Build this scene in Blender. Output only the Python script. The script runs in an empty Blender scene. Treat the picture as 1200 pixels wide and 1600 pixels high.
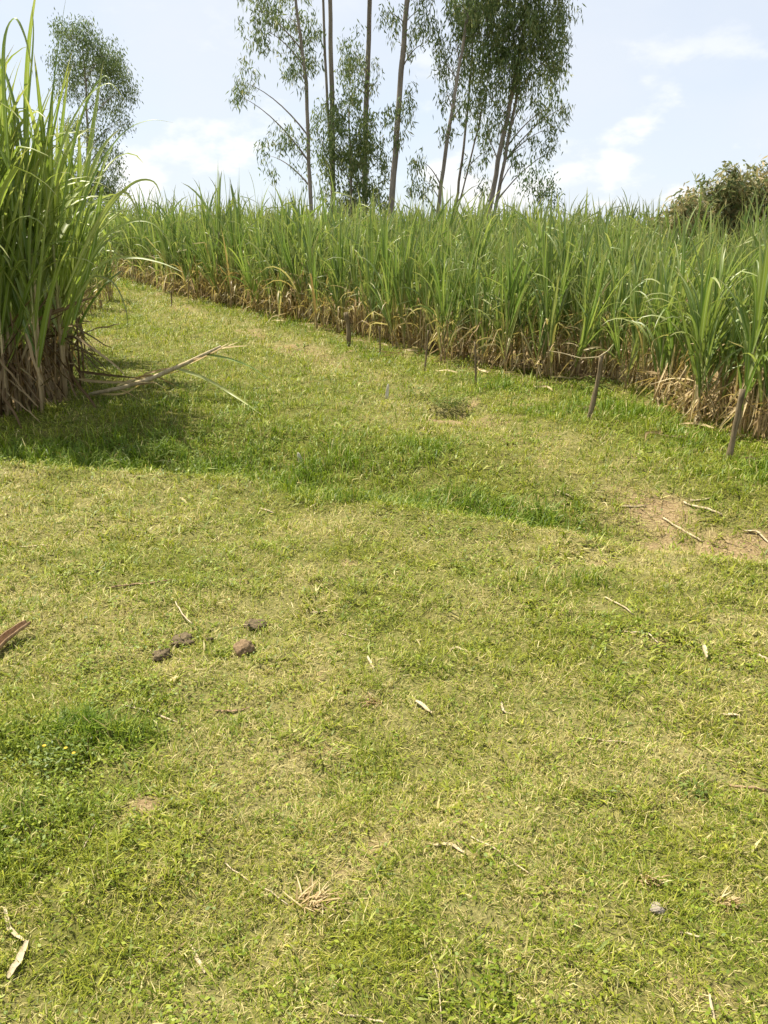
import bpy, math, random
import numpy as np
from mathutils import Vector, Matrix

R = math.radians
rng = np.random.default_rng(11)
random.seed(11)
S = bpy.context.scene
COL = S.collection

# ------------------------------------------------------------------ camera
CAM_H, PITCH, VFOV = 1.6, R(17.7), R(65.0)
cam = bpy.data.cameras.new('camera')
cam.sensor_fit = 'VERTICAL'; cam.angle_y = VFOV
cam.sensor_fit = 'VERTICAL'; cam.sensor_height = 24.0
cam.lens = 12.0 / math.tan(VFOV / 2)
cam.clip_start = 0.05; cam.clip_end = 2000
camo = bpy.data.objects.new('camera', cam); COL.objects.link(camo)
camo.location = (0, 0, CAM_H); camo.rotation_euler = (math.pi / 2 - PITCH, 0, 0)
S.camera = camo
S.render.resolution_x, S.render.resolution_y = 768, 1024

# ------------------------------------------------------------------ light
SUN_EL, SUN_AZ = R(61), R(-60)          # azimuth from +Y towards +X
sdir = Vector((math.sin(SUN_AZ) * math.cos(SUN_EL), math.cos(SUN_AZ) * math.cos(SUN_EL), math.sin(SUN_EL)))
sl = bpy.data.lights.new('sun', 'SUN'); sl.energy = 5.0; sl.angle = R(0.6); sl.color = (1.0, 0.935, 0.80)
so = bpy.data.objects.new('sun', sl); COL.objects.link(so)
so.rotation_euler = sdir.to_track_quat('Z', 'Y').to_euler(); so.location = (-20, 20, 40)

W = bpy.data.worlds.new('World'); S.world = W; W.use_nodes = True
nt = W.node_tree; N = nt.nodes; L = nt.links; N.clear()
out = N.new('ShaderNodeOutputWorld'); bg = N.new('ShaderNodeBackground'); bg.inputs['Strength'].default_value = 0.10
sky = N.new('ShaderNodeTexSky'); sky.sky_type = 'NISHITA'; sky.sun_disc = False
sky.sun_elevation = SUN_EL; sky.sun_rotation = SUN_AZ
sky.air_density = 1.0; sky.dust_density = 2.6; sky.ozone_density = 1.2; sky.altitude = 1200
tc = N.new('ShaderNodeTexCoord')
mp = N.new('ShaderNodeMapping'); mp.inputs['Scale'].default_value = (7.5, 7.5, 15); mp.inputs['Location'].default_value = (7.53, 4.29, 1.92)
L.new(tc.outputs['Generated'], mp.inputs['Vector'])
n1 = N.new('ShaderNodeTexNoise'); n1.inputs['Scale'].default_value = 1.15; n1.inputs['Detail'].default_value = 9; n1.inputs['Roughness'].default_value = 0.56
L.new(mp.outputs[0], n1.inputs['Vector'])
cr = N.new('ShaderNodeMapRange'); cr.interpolation_type = 'SMOOTHSTEP'
cr.inputs['From Min'].default_value = 0.512; cr.inputs['From Max'].default_value = 0.67
L.new(n1.outputs['Fac'], cr.inputs['Value'])
sp = N.new('ShaderNodeSeparateXYZ'); L.new(tc.outputs['Generated'], sp.inputs[0])
band = N.new('ShaderNodeMapRange'); band.inputs['From Min'].default_value = 0.27; band.inputs['From Max'].default_value = 0.10
L.new(sp.outputs['Z'], band.inputs['Value'])
mul = N.new('ShaderNodeMath'); mul.operation = 'MULTIPLY'; L.new(cr.outputs[0], mul.inputs[0]); L.new(band.outputs[0], mul.inputs[1])
# thin high veil that whitens the sky everywhere
n2 = N.new('ShaderNodeTexNoise'); n2.inputs['Scale'].default_value = 0.55; n2.inputs['Detail'].default_value = 5
L.new(mp.outputs[0], n2.inputs['Vector'])
veil = N.new('ShaderNodeMapRange'); veil.inputs['From Min'].default_value = 0.3; veil.inputs['From Max'].default_value = 0.72
veil.inputs['To Min'].default_value = 0.68; veil.inputs['To Max'].default_value = 0.92
L.new(n2.outputs['Fac'], veil.inputs['Value'])
m1 = N.new('ShaderNodeMix'); m1.data_type = 'RGBA'; m1.inputs['B'].default_value = (4.5, 4.75, 5.1, 1)
L.new(veil.outputs[0], m1.inputs['Factor']); L.new(sky.outputs[0], m1.inputs['A'])
m2 = N.new('ShaderNodeMix'); m2.data_type = 'RGBA'; m2.inputs['B'].default_value = (5.9, 5.9, 5.85, 1)
L.new(mul.outputs[0], m2.inputs['Factor']); L.new(m1.outputs['Result'], m2.inputs['A'])
L.new(m2.outputs['Result'], bg.inputs['Color']); L.new(bg.outputs[0], out.inputs['Surface'])

S.view_settings.view_transform = 'Standard'; S.view_settings.look = 'None'
S.view_settings.exposure = 0.96; S.view_settings.gamma = 1.0
S.view_settings.use_curve_mapping = False
S.cycles.max_bounces = 4; S.cycles.transparent_max_bounces = 2; S.cycles.transmission_bounces = 3
S.cycles.diffuse_bounces = 3; S.cycles.glossy_bounces = 1
S.cycles.adaptive_threshold = 0.02

# ------------------------------------------------------------------ helpers: noise, terrain, rays
def _hash(ix, iy, seed):
    h = (ix * 374761393 + iy * 668265263 + seed * 974634541) & 0xFFFFFFFF
    h = ((h ^ (h >> 13)) * 1274126177) & 0xFFFFFFFF
    return ((h ^ (h >> 16)) & 0xFFFF) / 65535.0
def vnoise(x, y, seed=0):
    x = np.asarray(x, float); y = np.asarray(y, float)
    ix = np.floor(x).astype(np.int64); iy = np.floor(y).astype(np.int64)
    fx = x - ix; fy = y - iy; fx = fx * fx * (3 - 2 * fx); fy = fy * fy * (3 - 2 * fy)
    a = _hash(ix, iy, seed); b = _hash(ix + 1, iy, seed); c = _hash(ix, iy + 1, seed); d = _hash(ix + 1, iy + 1, seed)
    return (a * (1 - fx) + b * fx) * (1 - fy) + (c * (1 - fx) + d * fx) * fy
def fbm(x, y, seed=0, o=4):
    s = 0; a = 0.5; t = 0
    for k in range(o):
        s = s + a * vnoise(np.asarray(x) * 2 ** k + 17.3 * k, np.asarray(y) * 2 ** k - 9.1 * k, seed + k); t += a; a *= 0.5
    return s / t
F = 800 / math.tan(VFOV / 2)
def ray(px, py):
    a = (px - 600) / F; b = (800 - py) / F
    return np.array([a, math.cos(PITCH) + b * math.sin(PITCH), -math.sin(PITCH) + b * math.cos(PITCH)])
def flat(px, py, z=0.0):
    d = ray(px, py); t = (z - CAM_H) / d[2]
    return d[0] * t, d[1] * t
def at(px, py, Y):
    d = ray(px, py); t = Y / d[1]
    return np.array([d[0] * t, Y, CAM_H + d[2] * t])
def softplus(v, k=1.0):
    v = np.asarray(v, float) / k
    return k * np.logaddexp(0, v)
lip = [flat(*p) for p in ((-420, 725), (0, 738), (200, 742), (380, 757), (520, 785), (650, 806), (800, 826), (950, 850), (1100, 880), (1300, 915), (1700, 960))]
LX = np.array([p[0] for p in lip]); LY = np.array([p[1] for p in lip])
LO = np.argsort(LX); LX = LX[LO]; LY = LY[LO]
def smooth(e0, e1, v):
    t = np.clip((np.asarray(v, float) - e0) / (e1 - e0), 0, 1); return t * t * (3 - 2 * t)
def base_g(x, y):
    return 0.042 * (softplus(np.asarray(y) - 5.5, 1.2) - softplus(np.asarray(y) - 32, 3.0)) - 0.042 * softplus(-5.5, 1.2)
# worn wheel track running from lower right to the far left
_T0 = np.geomspace(0.5, 120, 1400)
def gp0(px, py):
    d = ray(px, py); u_ = CAM_H + d[2] * _T0 < base_g(d[0] * _T0, d[1] * _T0)
    t = _T0[int(np.argmax(u_))] if u_.any() else 60
    return d[0] * t, d[1] * t
TRK = np.array([gp0(*p) for p in ((1420, 880), (1180, 830), (1060, 790), (930, 720), (800, 672), (690, 636), (560, 580), (450, 540), (360, 505), (280, 480), (215, 458))])
TRK2 = np.array([gp0(*p) for p in ((1000, 860), (860, 790), (760, 730), (640, 675), (520, 625), (420, 580), (330, 540), (250, 505), (200, 480))])
def dist_poly(x, y, P):
    x = np.asarray(x, float); y = np.asarray(y, float); best = np.full(x.shape, 1e9)
    for a, b in zip(P[:-1], P[1:]):
        ab = b - a; t = np.clip(((x - a[0]) * ab[0] + (y - a[1]) * ab[1]) / (ab @ ab), 0, 1)
        best = np.minimum(best, np.hypot(x - a[0] - t * ab[0], y - a[1] - t * ab[1]))
    return best
HOLE = np.array(gp0(703, 636)); HOLE2 = np.array(gp0(690, 775))
def g(x, y):
    x = np.asarray(x, float); y = np.asarray(y, float)
    z = base_g(x, y)
    d = y - np.interp(x, LX, LY) + 0.25 * (fbm(x * 1.3, y * 1.3, 5) - .5)
    z = z - 0.21 * smooth(-0.05, 0.35, d) * (1 - smooth(0.5, 1.9, d)) + 0.03 * np.exp(-((d + .12) / .18) ** 2)
    z = z + 0.07 * (fbm(x * .55, y * .55, 21, 3) - .5) + 0.055 * (fbm(x * 2.7, y * 2.7, 22, 3) - .5) + 0.032 * (fbm(x * 9, y * 9, 23, 3) - .5)
    z = z - 0.05 * np.exp(-(dist_poly(x, y, TRK) / .3) ** 2) - 0.025 * np.exp(-(dist_poly(x, y, TRK2) / .3) ** 2)
    z = z - 0.26 * np.exp(-(((x - HOLE[0]) / .26) ** 2 + ((y - HOLE[1]) / .22) ** 2))
    return z
_T = np.concatenate([np.geomspace(0.8, 90, 1400)])
def gp(px, py):
    d = ray(px, py); under = CAM_H + d[2] * _T < g(d[0] * _T, d[1] * _T)
    i = int(np.argmax(under)) if under.any() else len(_T) - 1
    t = np.linspace(_T[max(0, i - 1)], _T[i], 60); u_ = CAM_H + d[2] * t < g(d[0] * t, d[1] * t)
    h = t[int(np.argmax(u_))] if u_.any() else t[-1]
    return Vector((d[0] * h, d[1] * h, float(g(d[0] * h, d[1] * h))))

# field edges (front line of the cane on the right; outline of the cane patch on the left)
EDGE = np.array([gp(*p)[:2] for p in ((1500, 770), (1330, 728), (1200, 694), (1130, 680), (1060, 655), (1010, 622), (930, 606), (850, 596), (760, 583), (680, 565), (600, 545), (520, 517), (440, 497), (360, 482), (290, 466), (235, 450), (175, 432), (60, 424))])
LEFT = np.array([gp(*p)[:2] for p in ((-340, 665), (0, 640), (110, 626), (100, 590), (70, 545), (40, 508), (20, 490), (-30, 480), (-120, 472))])
def inside_right(x, y):
    """distance behind the front edge of the right-hand field (positive = in the field)"""
    x = np.asarray(x, float); y = np.asarray(y, float); sg = np.full(x.shape, 1e9); best = np.full(x.shape, 1e9)
    for a, b in zip(EDGE[:-1], EDGE[1:]):
        ab = b - a; t = np.clip(((x - a[0]) * ab[0] + (y - a[1]) * ab[1]) / (ab @ ab), 0, 1)
        dd = np.hypot(x - a[0] - t * ab[0], y - a[1] - t * ab[1])
        s = np.sign((x - a[0]) * ab[1] - (y - a[1]) * ab[0])
        m = dd < best - 1e-9; best = np.where(m, dd, best); sg = np.where(m, s, sg)
    return best * sg
def inside_poly(x, y, P):
    x = np.asarray(x, float); y = np.asarray(y, float); c = np.zeros(x.shape, bool)
    for a, b in zip(P, np.roll(P, -1, 0)):
        k = ((a[1] > y) != (b[1] > y)) & (x < (b[0] - a[0]) * (y - a[1]) / (b[1] - a[1] + 1e-12) + a[0]); c ^= k
    return c
def blob(x, y, px, py, rx, ry):
    c = gp0(px, py); return np.exp(-(((x - c[0]) / rx) ** 2 + ((y - c[1]) / ry) ** 2))

def f_bare(x, y):
    n = fbm(x * 3.1, y * 3.1, 41)
    b = 0.42 * np.exp(-(dist_poly(x, y, TRK) / .34) ** 2) * smooth(.33, .58, fbm(x * .8, y * .8, 43))
    b = b + .92 * blob(x, y, 1125, 818, .72, .26) + .5 * blob(x, y, 1010, 775, .4, .22) + .45 * blob(x, y, 735, 650, .6, .25) + .14 * blob(x, y, 460, 545, 1.2, .7)
    b = b + .8 * blob(x, y, 222, 1262, .06, .09) + .4 * blob(x, y, 350, 840, .12, .1) + .3 * blob(x, y, 300, 1045, .2, .1) + .4 * blob(x, y, 160, 535, .5, .9)
    b = b + .3 * np.exp(-(inside_right(x, y) / .4) ** 2) + .7 * smooth(.2, .8, inside_right(x, y)) + .8 * inside_poly(x, y, LEFT)
    b = b + .4 * smooth(.68, .8, fbm(x * 4.2 + 4, y * 4.2, 44))
    return np.clip(b * (.35 + 1.3 * n), 0, 1)
def f_lush(x, y):
    d = y - np.interp(x, LX, LY); n = fbm(x * 2.3, y * 2.3, 51)
    l = smooth(.02, .25, d) * (1 - smooth(.6, 1.6, d)) * .36
    l = l + 1.3 * blob(x, y, 690, 775, .7, .26) + .7 * blob(x, y, 560, 762, .6, .22) + .5 * blob(x, y, 640, 700, .7, .4) + .5 * blob(x, y, 180, 690, 2.2, .5) + .4 * blob(x, y, 330, 640, 1.0, .8) + .75 * blob(x, y, 90, 1150, .3, .15) + .3 * blob(x, y, 60, 1330, .3, .3)
    l = l + .5 * blob(x, y, 960, 645, 1.3, .4) + .6 * blob(x, y, 1190, 745, .8, .3) + .55 * blob(x, y, 690, 612, .9, .3) + .3 * blob(x, y, 520, 720, .9, .4) + .25 * blob(x, y, 920, 920, .5, .2)
    l = l + .35 * np.exp(-((inside_right(x, y) + .4) / .4) ** 2)
    l = l - .6 * np.exp(-(dist_poly(x, y, TRK) / .35) ** 2)
    return np.clip(l * (.3 + 1.4 * n) + .45 * (n - .5) - .03, 0, 1)
def f_dry(x, y):
    d = y - np.interp(x, LX, LY)
    near = 1 - smooth(-.4, .3, d)
    v = .17 * near * (.3 + 1.4 * fbm(x * .9, y * .9, 61)) + .24 * np.exp(-(dist_poly(x, y, TRK) / .6) ** 2) + .08 * np.exp(-(dist_poly(x, y, TRK2) / .6) ** 2)
    v = v + .09 - .07 * smooth(0, .5, d) + .72 * (fbm(x * 2.6, y * 2.6, 62) - .5) + .45 * (fbm(x * 10, y * 10, 63, 3) - .5)
    return np.clip(v - .4 * f_lush(x, y), 0, 1)

# ------------------------------------------------------------------ mesh + scene helpers
class MB:
    def __init__(s): s.v = []; s.f = []; s.m = []; s.a = []
    def add(s, V, Fs, A, mat=0):
        o = len(s.v); s.v.extend(V); s.f.extend([tuple(i + o for i in f) for f in Fs]); s.m.extend([mat] * len(Fs)); s.a.extend(A)
    def mesh(s, name, mats, smooth_=True):
        me = bpy.data.meshes.new(name); me.from_pydata([tuple(map(float, p)) for p in s.v], [], s.f)
        for m in mats: me.materials.append(m)
        me.polygons.foreach_set('material_index', s.m)
        me.polygons.foreach_set('use_smooth', [smooth_] * len(s.f))
        at_ = me.attributes.new('leaf', 'FLOAT_COLOR', 'POINT')
        at_.data.foreach_set('color', np.asarray(s.a, np.float32).ravel())
        me.update(); return me
def obj(name, me, parent=None, loc=(0, 0, 0), rot=(0, 0, 0), sc=1.0):
    o = bpy.data.objects.new(name, me); COL.objects.link(o)
    o.location = loc; o.rotation_euler = rot; o.scale = (sc,) * 3 if np.isscalar(sc) else sc
    if parent is not None: o.parent = parent
    return o
def tag(o, label=None, cat=None, group=None, kind=None):
    if label: o['label'] = label
    if cat: o['category'] = cat
    if group: o['group'] = group
    if kind: o['kind'] = kind
    return o

def tube(mb, P, Rr, n=6, A=None, mat=0, cap=True, jitter=0.0):
    P = [Vector(p) for p in P]; V = []; AA = []; Fs = []
    up = Vector((0.31, 0.52, 0.79)).normalized()
    for i, p in enumerate(P):
        t = (P[min(i + 1, len(P) - 1)] - P[max(i - 1, 0)]).normalized()
        a = t.cross(up)
        if a.length < 1e-3: a = t.cross(Vector((1, 0, 0)))
        a.normalize(); b = t.cross(a)
        for k in range(n):
            w = 2 * math.pi * k / n
            r = Rr[i] * (1 + jitter * (random.random() - .5))
            V.append(p + (a * math.cos(w) + b * math.sin(w)) * r)
            AA.append(A[i] if A is not None else (.5, 0, i / max(1, len(P) - 1), 0))
    for i in range(len(P) - 1):
        for k in range(n):
            k2 = (k + 1) % n
            Fs.append((i * n + k, i * n + k2, (i + 1) * n + k2, (i + 1) * n + k))
    if cap:
        Fs.append(tuple(reversed(range(n)))); Fs.append(tuple((len(P) - 1) * n + k for k in range(n)))
    mb.add(V, Fs, AA, mat)

def leaf(mb, base, az, th0, length, width, droop, p=2.0, rnd=.5, dry=0.0, nseg=8, mat=0, kink=None, fold=.22, twist=0.0, crumple=0.0):
    """grass-like leaf blade: three vertices across, bends from th0 (angle off vertical) by droop"""
    pos = np.array(base, float); V = []; A = []; Fs = []
    az_ = az
    for i in range(nseg + 1):
        t = i / nseg
        th = th0 + droop * t ** p
        if kink and t > kink[0]: th += kink[1]
        if crumple: th += crumple * (random.random() - .5); az_ = az_ + crumple * .7 * (random.random() - .5)
        d = np.array([math.cos(az_) * math.sin(th), math.sin(az_) * math.sin(th), math.cos(th)])
        side = np.array([-math.sin(az_), math.cos(az_), 0.0]); nrm = np.cross(d, side)
        tw = twist * t
        s2 = side * math.cos(tw) + nrm * math.sin(tw); n2 = -side * math.sin(tw) + nrm * math.cos(tw)
        w = width * .5 * (.45 + .55 * min(1, t / .22)) * (max(0.0, 1 - t ** 2.2)) ** .75 + 0.0006
        V += [pos - s2 * w, pos - n2 * w * fold * 2, pos + s2 * w]
        A += [(rnd, dry, t, 0.0), (rnd, dry, t, 1.0), (rnd, dry, t, 0.0)]
        pos = pos + d * length / nseg
    for i in range(nseg):
        a = i * 3
        Fs += [(a, a + 1, a + 4, a + 3), (a + 1, a + 2, a + 5, a + 4)]
    mb.add(V, Fs, A, mat)

# ------------------------------------------------------------------ materials
def mat_base(name):
    m = bpy.data.materials.new(name); m.use_nodes = True; n = m.node_tree.nodes; n.clear()
    return m, n, m.node_tree.links
def ramp(n, stops):
    r = n.new('ShaderNodeValToRGB'); e = r.color_ramp.elements
    e[0].position, e[0].color = stops[0][0], (*stops[0][1], 1); e[1].position, e[1].color = stops[-1][0], (*stops[-1][1], 1)
    for p, c in stops[1:-1]:
        x = e.new(p); x.color = (*c, 1)
    return r
def mixc(n, l, fac, a, b, mode='MIX'):
    m = n.new('ShaderNodeMix'); m.data_type = 'RGBA'; m.blend_type = mode
    for s, v in (('Factor', fac), ('A', a), ('B', b)):
        if isinstance(v, (int, float)): m.inputs[s].default_value = v
        elif isinstance(v, tuple): m.inputs[s].default_value = (*v, 1)
        else: l.new(v, m.inputs[s])
    return m.outputs['Result']
def math_(n, l, op, a, b=None):
    m = n.new('ShaderNodeMath'); m.operation = op
    for i, v in enumerate((a, b)):
        if v is None: continue
        if isinstance(v, (int, float)): m.inputs[i].default_value = v
        else: l.new(v, m.inputs[i])
    return m.outputs[0]
def leafy_out(n, l, col, rough=.5, trans=.35, tcol=None, spec=.3):
    o = n.new('ShaderNodeOutputMaterial'); b = n.new('ShaderNodeBsdfPrincipled'); b.inputs['Roughness'].default_value = rough
    b.inputs['Specular IOR Level'].default_value = spec
    l.new(col, b.inputs['Base Color'])
    if trans > 0:
        t = n.new('ShaderNodeBsdfTranslucent'); l.new(tcol if tcol is not None else col, t.inputs['Color'])
        mx = n.new('ShaderNodeMixShader'); mx.inputs[0].default_value = trans
        l.new(b.outputs[0], mx.inputs[1]); l.new(t.outputs[0], mx.inputs[2]); l.new(mx.outputs[0], o.inputs['Surface'])
    else: l.new(b.outputs[0], o.inputs['Surface'])
    return b

def cane_leaf_mat(name, greens, drys, trans=.33, gloss=(.42, .42)):
    """attribute leaf = (random, dryness, along, midrib)"""
    m, n, l = mat_base(name)
    a = n.new('ShaderNodeAttribute'); a.attribute_name = 'leaf'
    s = n.new('ShaderNodeSeparateColor'); l.new(a.outputs['Color'], s.inputs[0])
    oi = n.new('ShaderNodeObjectInfo')
    r = math_(n, l, 'FRACT', math_(n, l, 'ADD', s.outputs[0], oi.outputs['Random']))
    gr = ramp(n, [(0, greens[0]), (.5, greens[1]), (1, greens[2])]); l.new(r, gr.inputs[0])
    dr = ramp(n, [(0, drys[0]), (.45, drys[1]), (1, drys[2])]); l.new(r, dr.inputs[0])
    tip = math_(n, l, 'MULTIPLY', math_(n, l, 'POWER', s.outputs[2], 7.0), .55)
    dryf = math_(n, l, 'MAXIMUM', s.outputs[1], tip)
    tx = n.new('ShaderNodeTexCoord'); nz = n.new('ShaderNodeTexNoise'); nz.inputs['Scale'].default_value = 9; nz.inputs['Detail'].default_value = 3
    l.new(tx.outputs['Object'], nz.inputs['Vector'])
    blotch = n.new('ShaderNodeMapRange'); blotch.inputs['From Min'].default_value = .62; blotch.inputs['From Max'].default_value = .75; blotch.inputs['To Max'].default_value = .5
    l.new(nz.outputs['Fac'], blotch.inputs['Value'])
    g2 = mixc(n, l, blotch.outputs[0], gr.outputs[0], (.30, .30, .09))
    rib = math_(n, l, 'MULTIPLY', math_(n, l, 'POWER', a.outputs['Alpha'], 9.0), .75)
    g3 = mixc(n, l, rib, g2, (.50, .56, .34))
    c = mixc(n, l, dryf, g3, dr.outputs[0])
    bright = mixc(n, l, 1.0, c, (1.25, 1.3, .75), 'MULTIPLY')
    leafy_out(n, l, c, gloss[0], trans, bright, gloss[1])
    return m
M = {}
M['cane'] = cane_leaf_mat('cane_leaf', [(.105, .18, .034), (.165, .24, .05), (.27, .325, .08)], [(.30, .20, .10), (.46, .34, .17), (.62, .52, .32)])
M['cane_tall'] = cane_leaf_mat('tall_cane_leaf', [(.14, .215, .034), (.215, .29, .052), (.32, .385, .095)], [(.26, .17, .08), (.42, .30, .15), (.60, .50, .31)], .36)
M['cane_dry'] = cane_leaf_mat('dry_cane_leaf', [(.24, .15, .07), (.40, .27, .135), (.56, .44, .25)], [(.27, .175, .08), (.50, .37, .18), (.72, .60, .36)], .28, (.6, .2))

M['cane_dark'] = cane_leaf_mat('shaded_dry_leaf', [(.09, .056, .026), (.18, .115, .055), (.38, .28, .15)], [(.085, .052, .024), (.16, .10, .048), (.40, .30, .16)], .2, (.65, .15))  # dead-leaf brown, deepened to put the clump-foot shade into the colour

def stalk_mat():
    m, n, l = mat_base('cane_stalk')
    a = n.new('ShaderNodeAttribute'); a.attribute_name = 'leaf'
    s = n.new('ShaderNodeSeparateColor'); l.new(a.outputs['Color'], s.inputs[0])
    r = ramp(n, [(0, (.22, .14, .07)), (.45, (.36, .26, .13)), (.7, (.28, .30, .10)), (1, (.14, .22, .05))]); l.new(s.outputs[2], r.inputs[0])
    oi = n.new('ShaderNodeObjectInfo')
    tx = n.new('ShaderNodeTexCoord'); mpn = n.new('ShaderNodeMapping'); mpn.inputs['Scale'].default_value = (60, 60, 6); l.new(tx.outputs['Object'], mpn.inputs[0])
    nz = n.new('ShaderNodeTexNoise'); nz.inputs['Scale'].default_value = 1; nz.inputs['Detail'].default_value = 4; l.new(mpn.outputs[0], nz.inputs['Vector'])
    c = mixc(n, l, math_(n, l, 'MULTIPLY', nz.outputs['Fac'], .7), r.outputs[0], (.52, .42, .25))
    leafy_out(n, l, c, .6, 0)
    return m
M['stalk'] = stalk_mat()

def wood_mat(name, c0, c1, sc=(30, 30, 4)):
    m, n, l = mat_base(name)
    tx = n.new('ShaderNodeTexCoord'); mpn = n.new('ShaderNodeMapping'); mpn.inputs['Scale'].default_value = sc; l.new(tx.outputs['Object'], mpn.inputs[0])
    nz = n.new('ShaderNodeTexNoise'); nz.inputs['Scale'].default_value = 1; nz.inputs['Detail'].default_value = 6; nz.inputs['Roughness'].default_value = .65; l.new(mpn.outputs[0], nz.inputs['Vector'])
    r = ramp(n, [(.3, c0), (.7, c1)]); l.new(nz.outputs['Fac'], r.inputs[0])
    b = leafy_out(n, l, r.outputs[0], .85, 0, None, .15)
    bp = n.new('ShaderNodeBump'); bp.inputs['Strength'].default_value = .6; bp.inputs['Distance'].default_value = .01
    l.new(nz.outputs['Fac'], bp.inputs['Height']); l.new(bp.outputs[0], b.inputs['Normal'])
    return m
M['post'] = wood_mat('weathered_post', (.075, .055, .03), (.27, .21, .125), (55, 55, 5))
M['bark'] = wood_mat('eucalyptus_bark', (.15, .125, .10), (.33, .285, .235), (5, 5, 1.2))
M['mango_bark'] = wood_mat('mango_bark', (.08, .06, .045), (.2, .16, .12), (8, 8, 2))
M['clod'] = wood_mat('dry_clod', (.045, .035, .02), (.20, .15, .082), (60, 60, 60))
M['clod_red'] = wood_mat('red_soil_clod', (.09, .06, .03), (.29, .20, .11), (60, 60, 60))
M['straw'] = wood_mat('bleached_straw', (.30, .23, .12), (.56, .47, .30), (30, 30, 8))
M['straw_pale'] = wood_mat('pale_cane_scrap', (.33, .26, .15), (.54, .45, .30), (30, 30, 8))
M['twig'] = wood_mat('brown_twig', (.14, .09, .05), (.36, .25, .14), (40, 40, 8))
M['husk'] = wood_mat('brown_husk', (.15, .085, .042), (.42, .28, .155), (45, 30, 45))
M['scrap'] = wood_mat('white_scrap', (.42, .37, .28), (.66, .61, .5), (30, 30, 8))
M['stone'] = wood_mat('pale_stone', (.2, .165, .12), (.36, .31, .24), (30, 30, 30))

def tree_leaf_mat(name, stops, trans=.3):
    m, n, l = mat_base(name)
    a = n.new('ShaderNodeAttribute'); a.attribute_name = 'leaf'
    s = n.new('ShaderNodeSeparateColor'); l.new(a.outputs['Color'], s.inputs[0])
    r = ramp(n, stops); l.new(s.outputs[0], r.inputs[0])
    leafy_out(n, l, r.outputs[0], .45, trans, None, .35)
    return m
M['euc'] = tree_leaf_mat('eucalyptus_leaf', [(0, (.085, .14, .042)), (.5, (.15, .205, .065)), (.85, (.22, .26, .09)), (1, (.32, .31, .12))], .45)
M['euc_far'] = tree_leaf_mat('far_tree_leaf', [(0, (.09, .145, .05)), (1, (.20, .25, .09))], .45)
M['mango'] = tree_leaf_mat('mango_leaf', [(0, (.10, .15, .05)), (.45, (.17, .205, .075)), (.55, (.26, .255, .10)), (.8, (.44, .36, .17)), (1, (.56, .43, .24))], .42)
M['weed'] = tree_leaf_mat('weed_leaf', [(0, (.085, .13, .022)), (1, (.19, .25, .05))], .3)
M['petal'] = tree_leaf_mat('yellow_petal', [(0, (.75, .42, .02)), (1, (.8, .5, .03))], .2)

def grass_mat():
    """attribute leaf = (random, dryness, along, lushness)"""
    m, n, l = mat_base('grass_blade')
    a = n.new('ShaderNodeAttribute'); a.attribute_name = 'leaf'
    s = n.new('ShaderNodeSeparateColor'); l.new(a.outputs['Color'], s.inputs[0])
    gr = ramp(n, [(0, (.10, .138, .008)), (.5, (.222, .255, .018)), (1, (.39, .39, .05))]); l.new(s.outputs[0], gr.inputs[0])
    lu = ramp(n, [(0, (.07, .13, .007)), (.6, (.15, .225, .016)), (1, (.25, .315, .032))]); l.new(s.outputs[0], lu.inputs[0])
    dr = ramp(n, [(0, (.33, .25, .085)), (.5, (.52, .42, .17)), (1, (.68, .58, .29))]); l.new(s.outputs[0], dr.inputs[0])
    c = mixc(n, l, a.outputs['Alpha'], gr.outputs[0], lu.outputs[0])
    c = mixc(n, l, s.outputs[1], c, dr.outputs[0])
    leafy_out(n, l, c, .5, .3, mixc(n, l, 1.0, c, (1.15, 1.2, .7), 'MULTIPLY'), .3)
    return m
M['grass'] = grass_mat()

def ground_mat():
    m, n, l = mat_base('turf_soil')
    a = n.new('ShaderNodeAttribute'); a.attribute_name = 'wear'
    s = n.new('ShaderNodeSeparateColor'); l.new(a.outputs['Color'], s.inputs[0])          # r bare, g dry, b lush
    tx = n.new('ShaderNodeTexCoord')
    def nz(sc, d=6, ro=.6):
        x = n.new('ShaderNodeTexNoise'); x.inputs['Scale'].default_value = sc; x.inputs['Detail'].default_value = d; x.inputs['Roughness'].default_value = ro
        l.new(tx.outputs['Object'], x.inputs['Vector']); return x.outputs['Fac']
    fine, mid = nz(55), nz(9)
    th = ramp(n, [(.3, (.055, .06, .011)), (.55, (.115, .118, .024)), (.75, (.22, .20, .055))]); l.new(fine, th.inputs[0])  # thatch colour darkened so gaps between blades look shaded
    soil = ramp(n, [(.3, (.15, .10, .05)), (.55, (.27, .195, .10)), (.75, (.42, .33, .18))]); l.new(fine, soil.inputs[0])
    dryc = ramp(n, [(.3, (.24, .19, .085)), (.7, (.46, .38, .20))]); l.new(fine, dryc.inputs[0])
    c = mixc(n, l, math_(n, l, 'MULTIPLY', s.outputs[1], .8), th.outputs[0], dryc.outputs[0])
    k = n.new('ShaderNodeMapRange'); k.inputs['From Min'].default_value = .2; k.inputs['From Max'].default_value = .62
    l.new(math_(n, l, 'ADD', s.outputs[0], math_(n, l, 'MULTIPLY', math_(n, l, 'SUBTRACT', mid, .5), .5)), k.inputs['Value'])
    c = mixc(n, l, k.outputs[0], c, soil.outputs[0])
    b = leafy_out(n, l, c, .95, 0, None, .1)
    bp = n.new('ShaderNodeBump'); bp.inputs['Strength'].default_value = .8; bp.inputs['Distance'].default_value = .02
    l.new(fine, bp.inputs['Height']); l.new(bp.outputs[0], b.inputs['Normal'])
    return m
M['ground'] = ground_mat()

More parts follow.
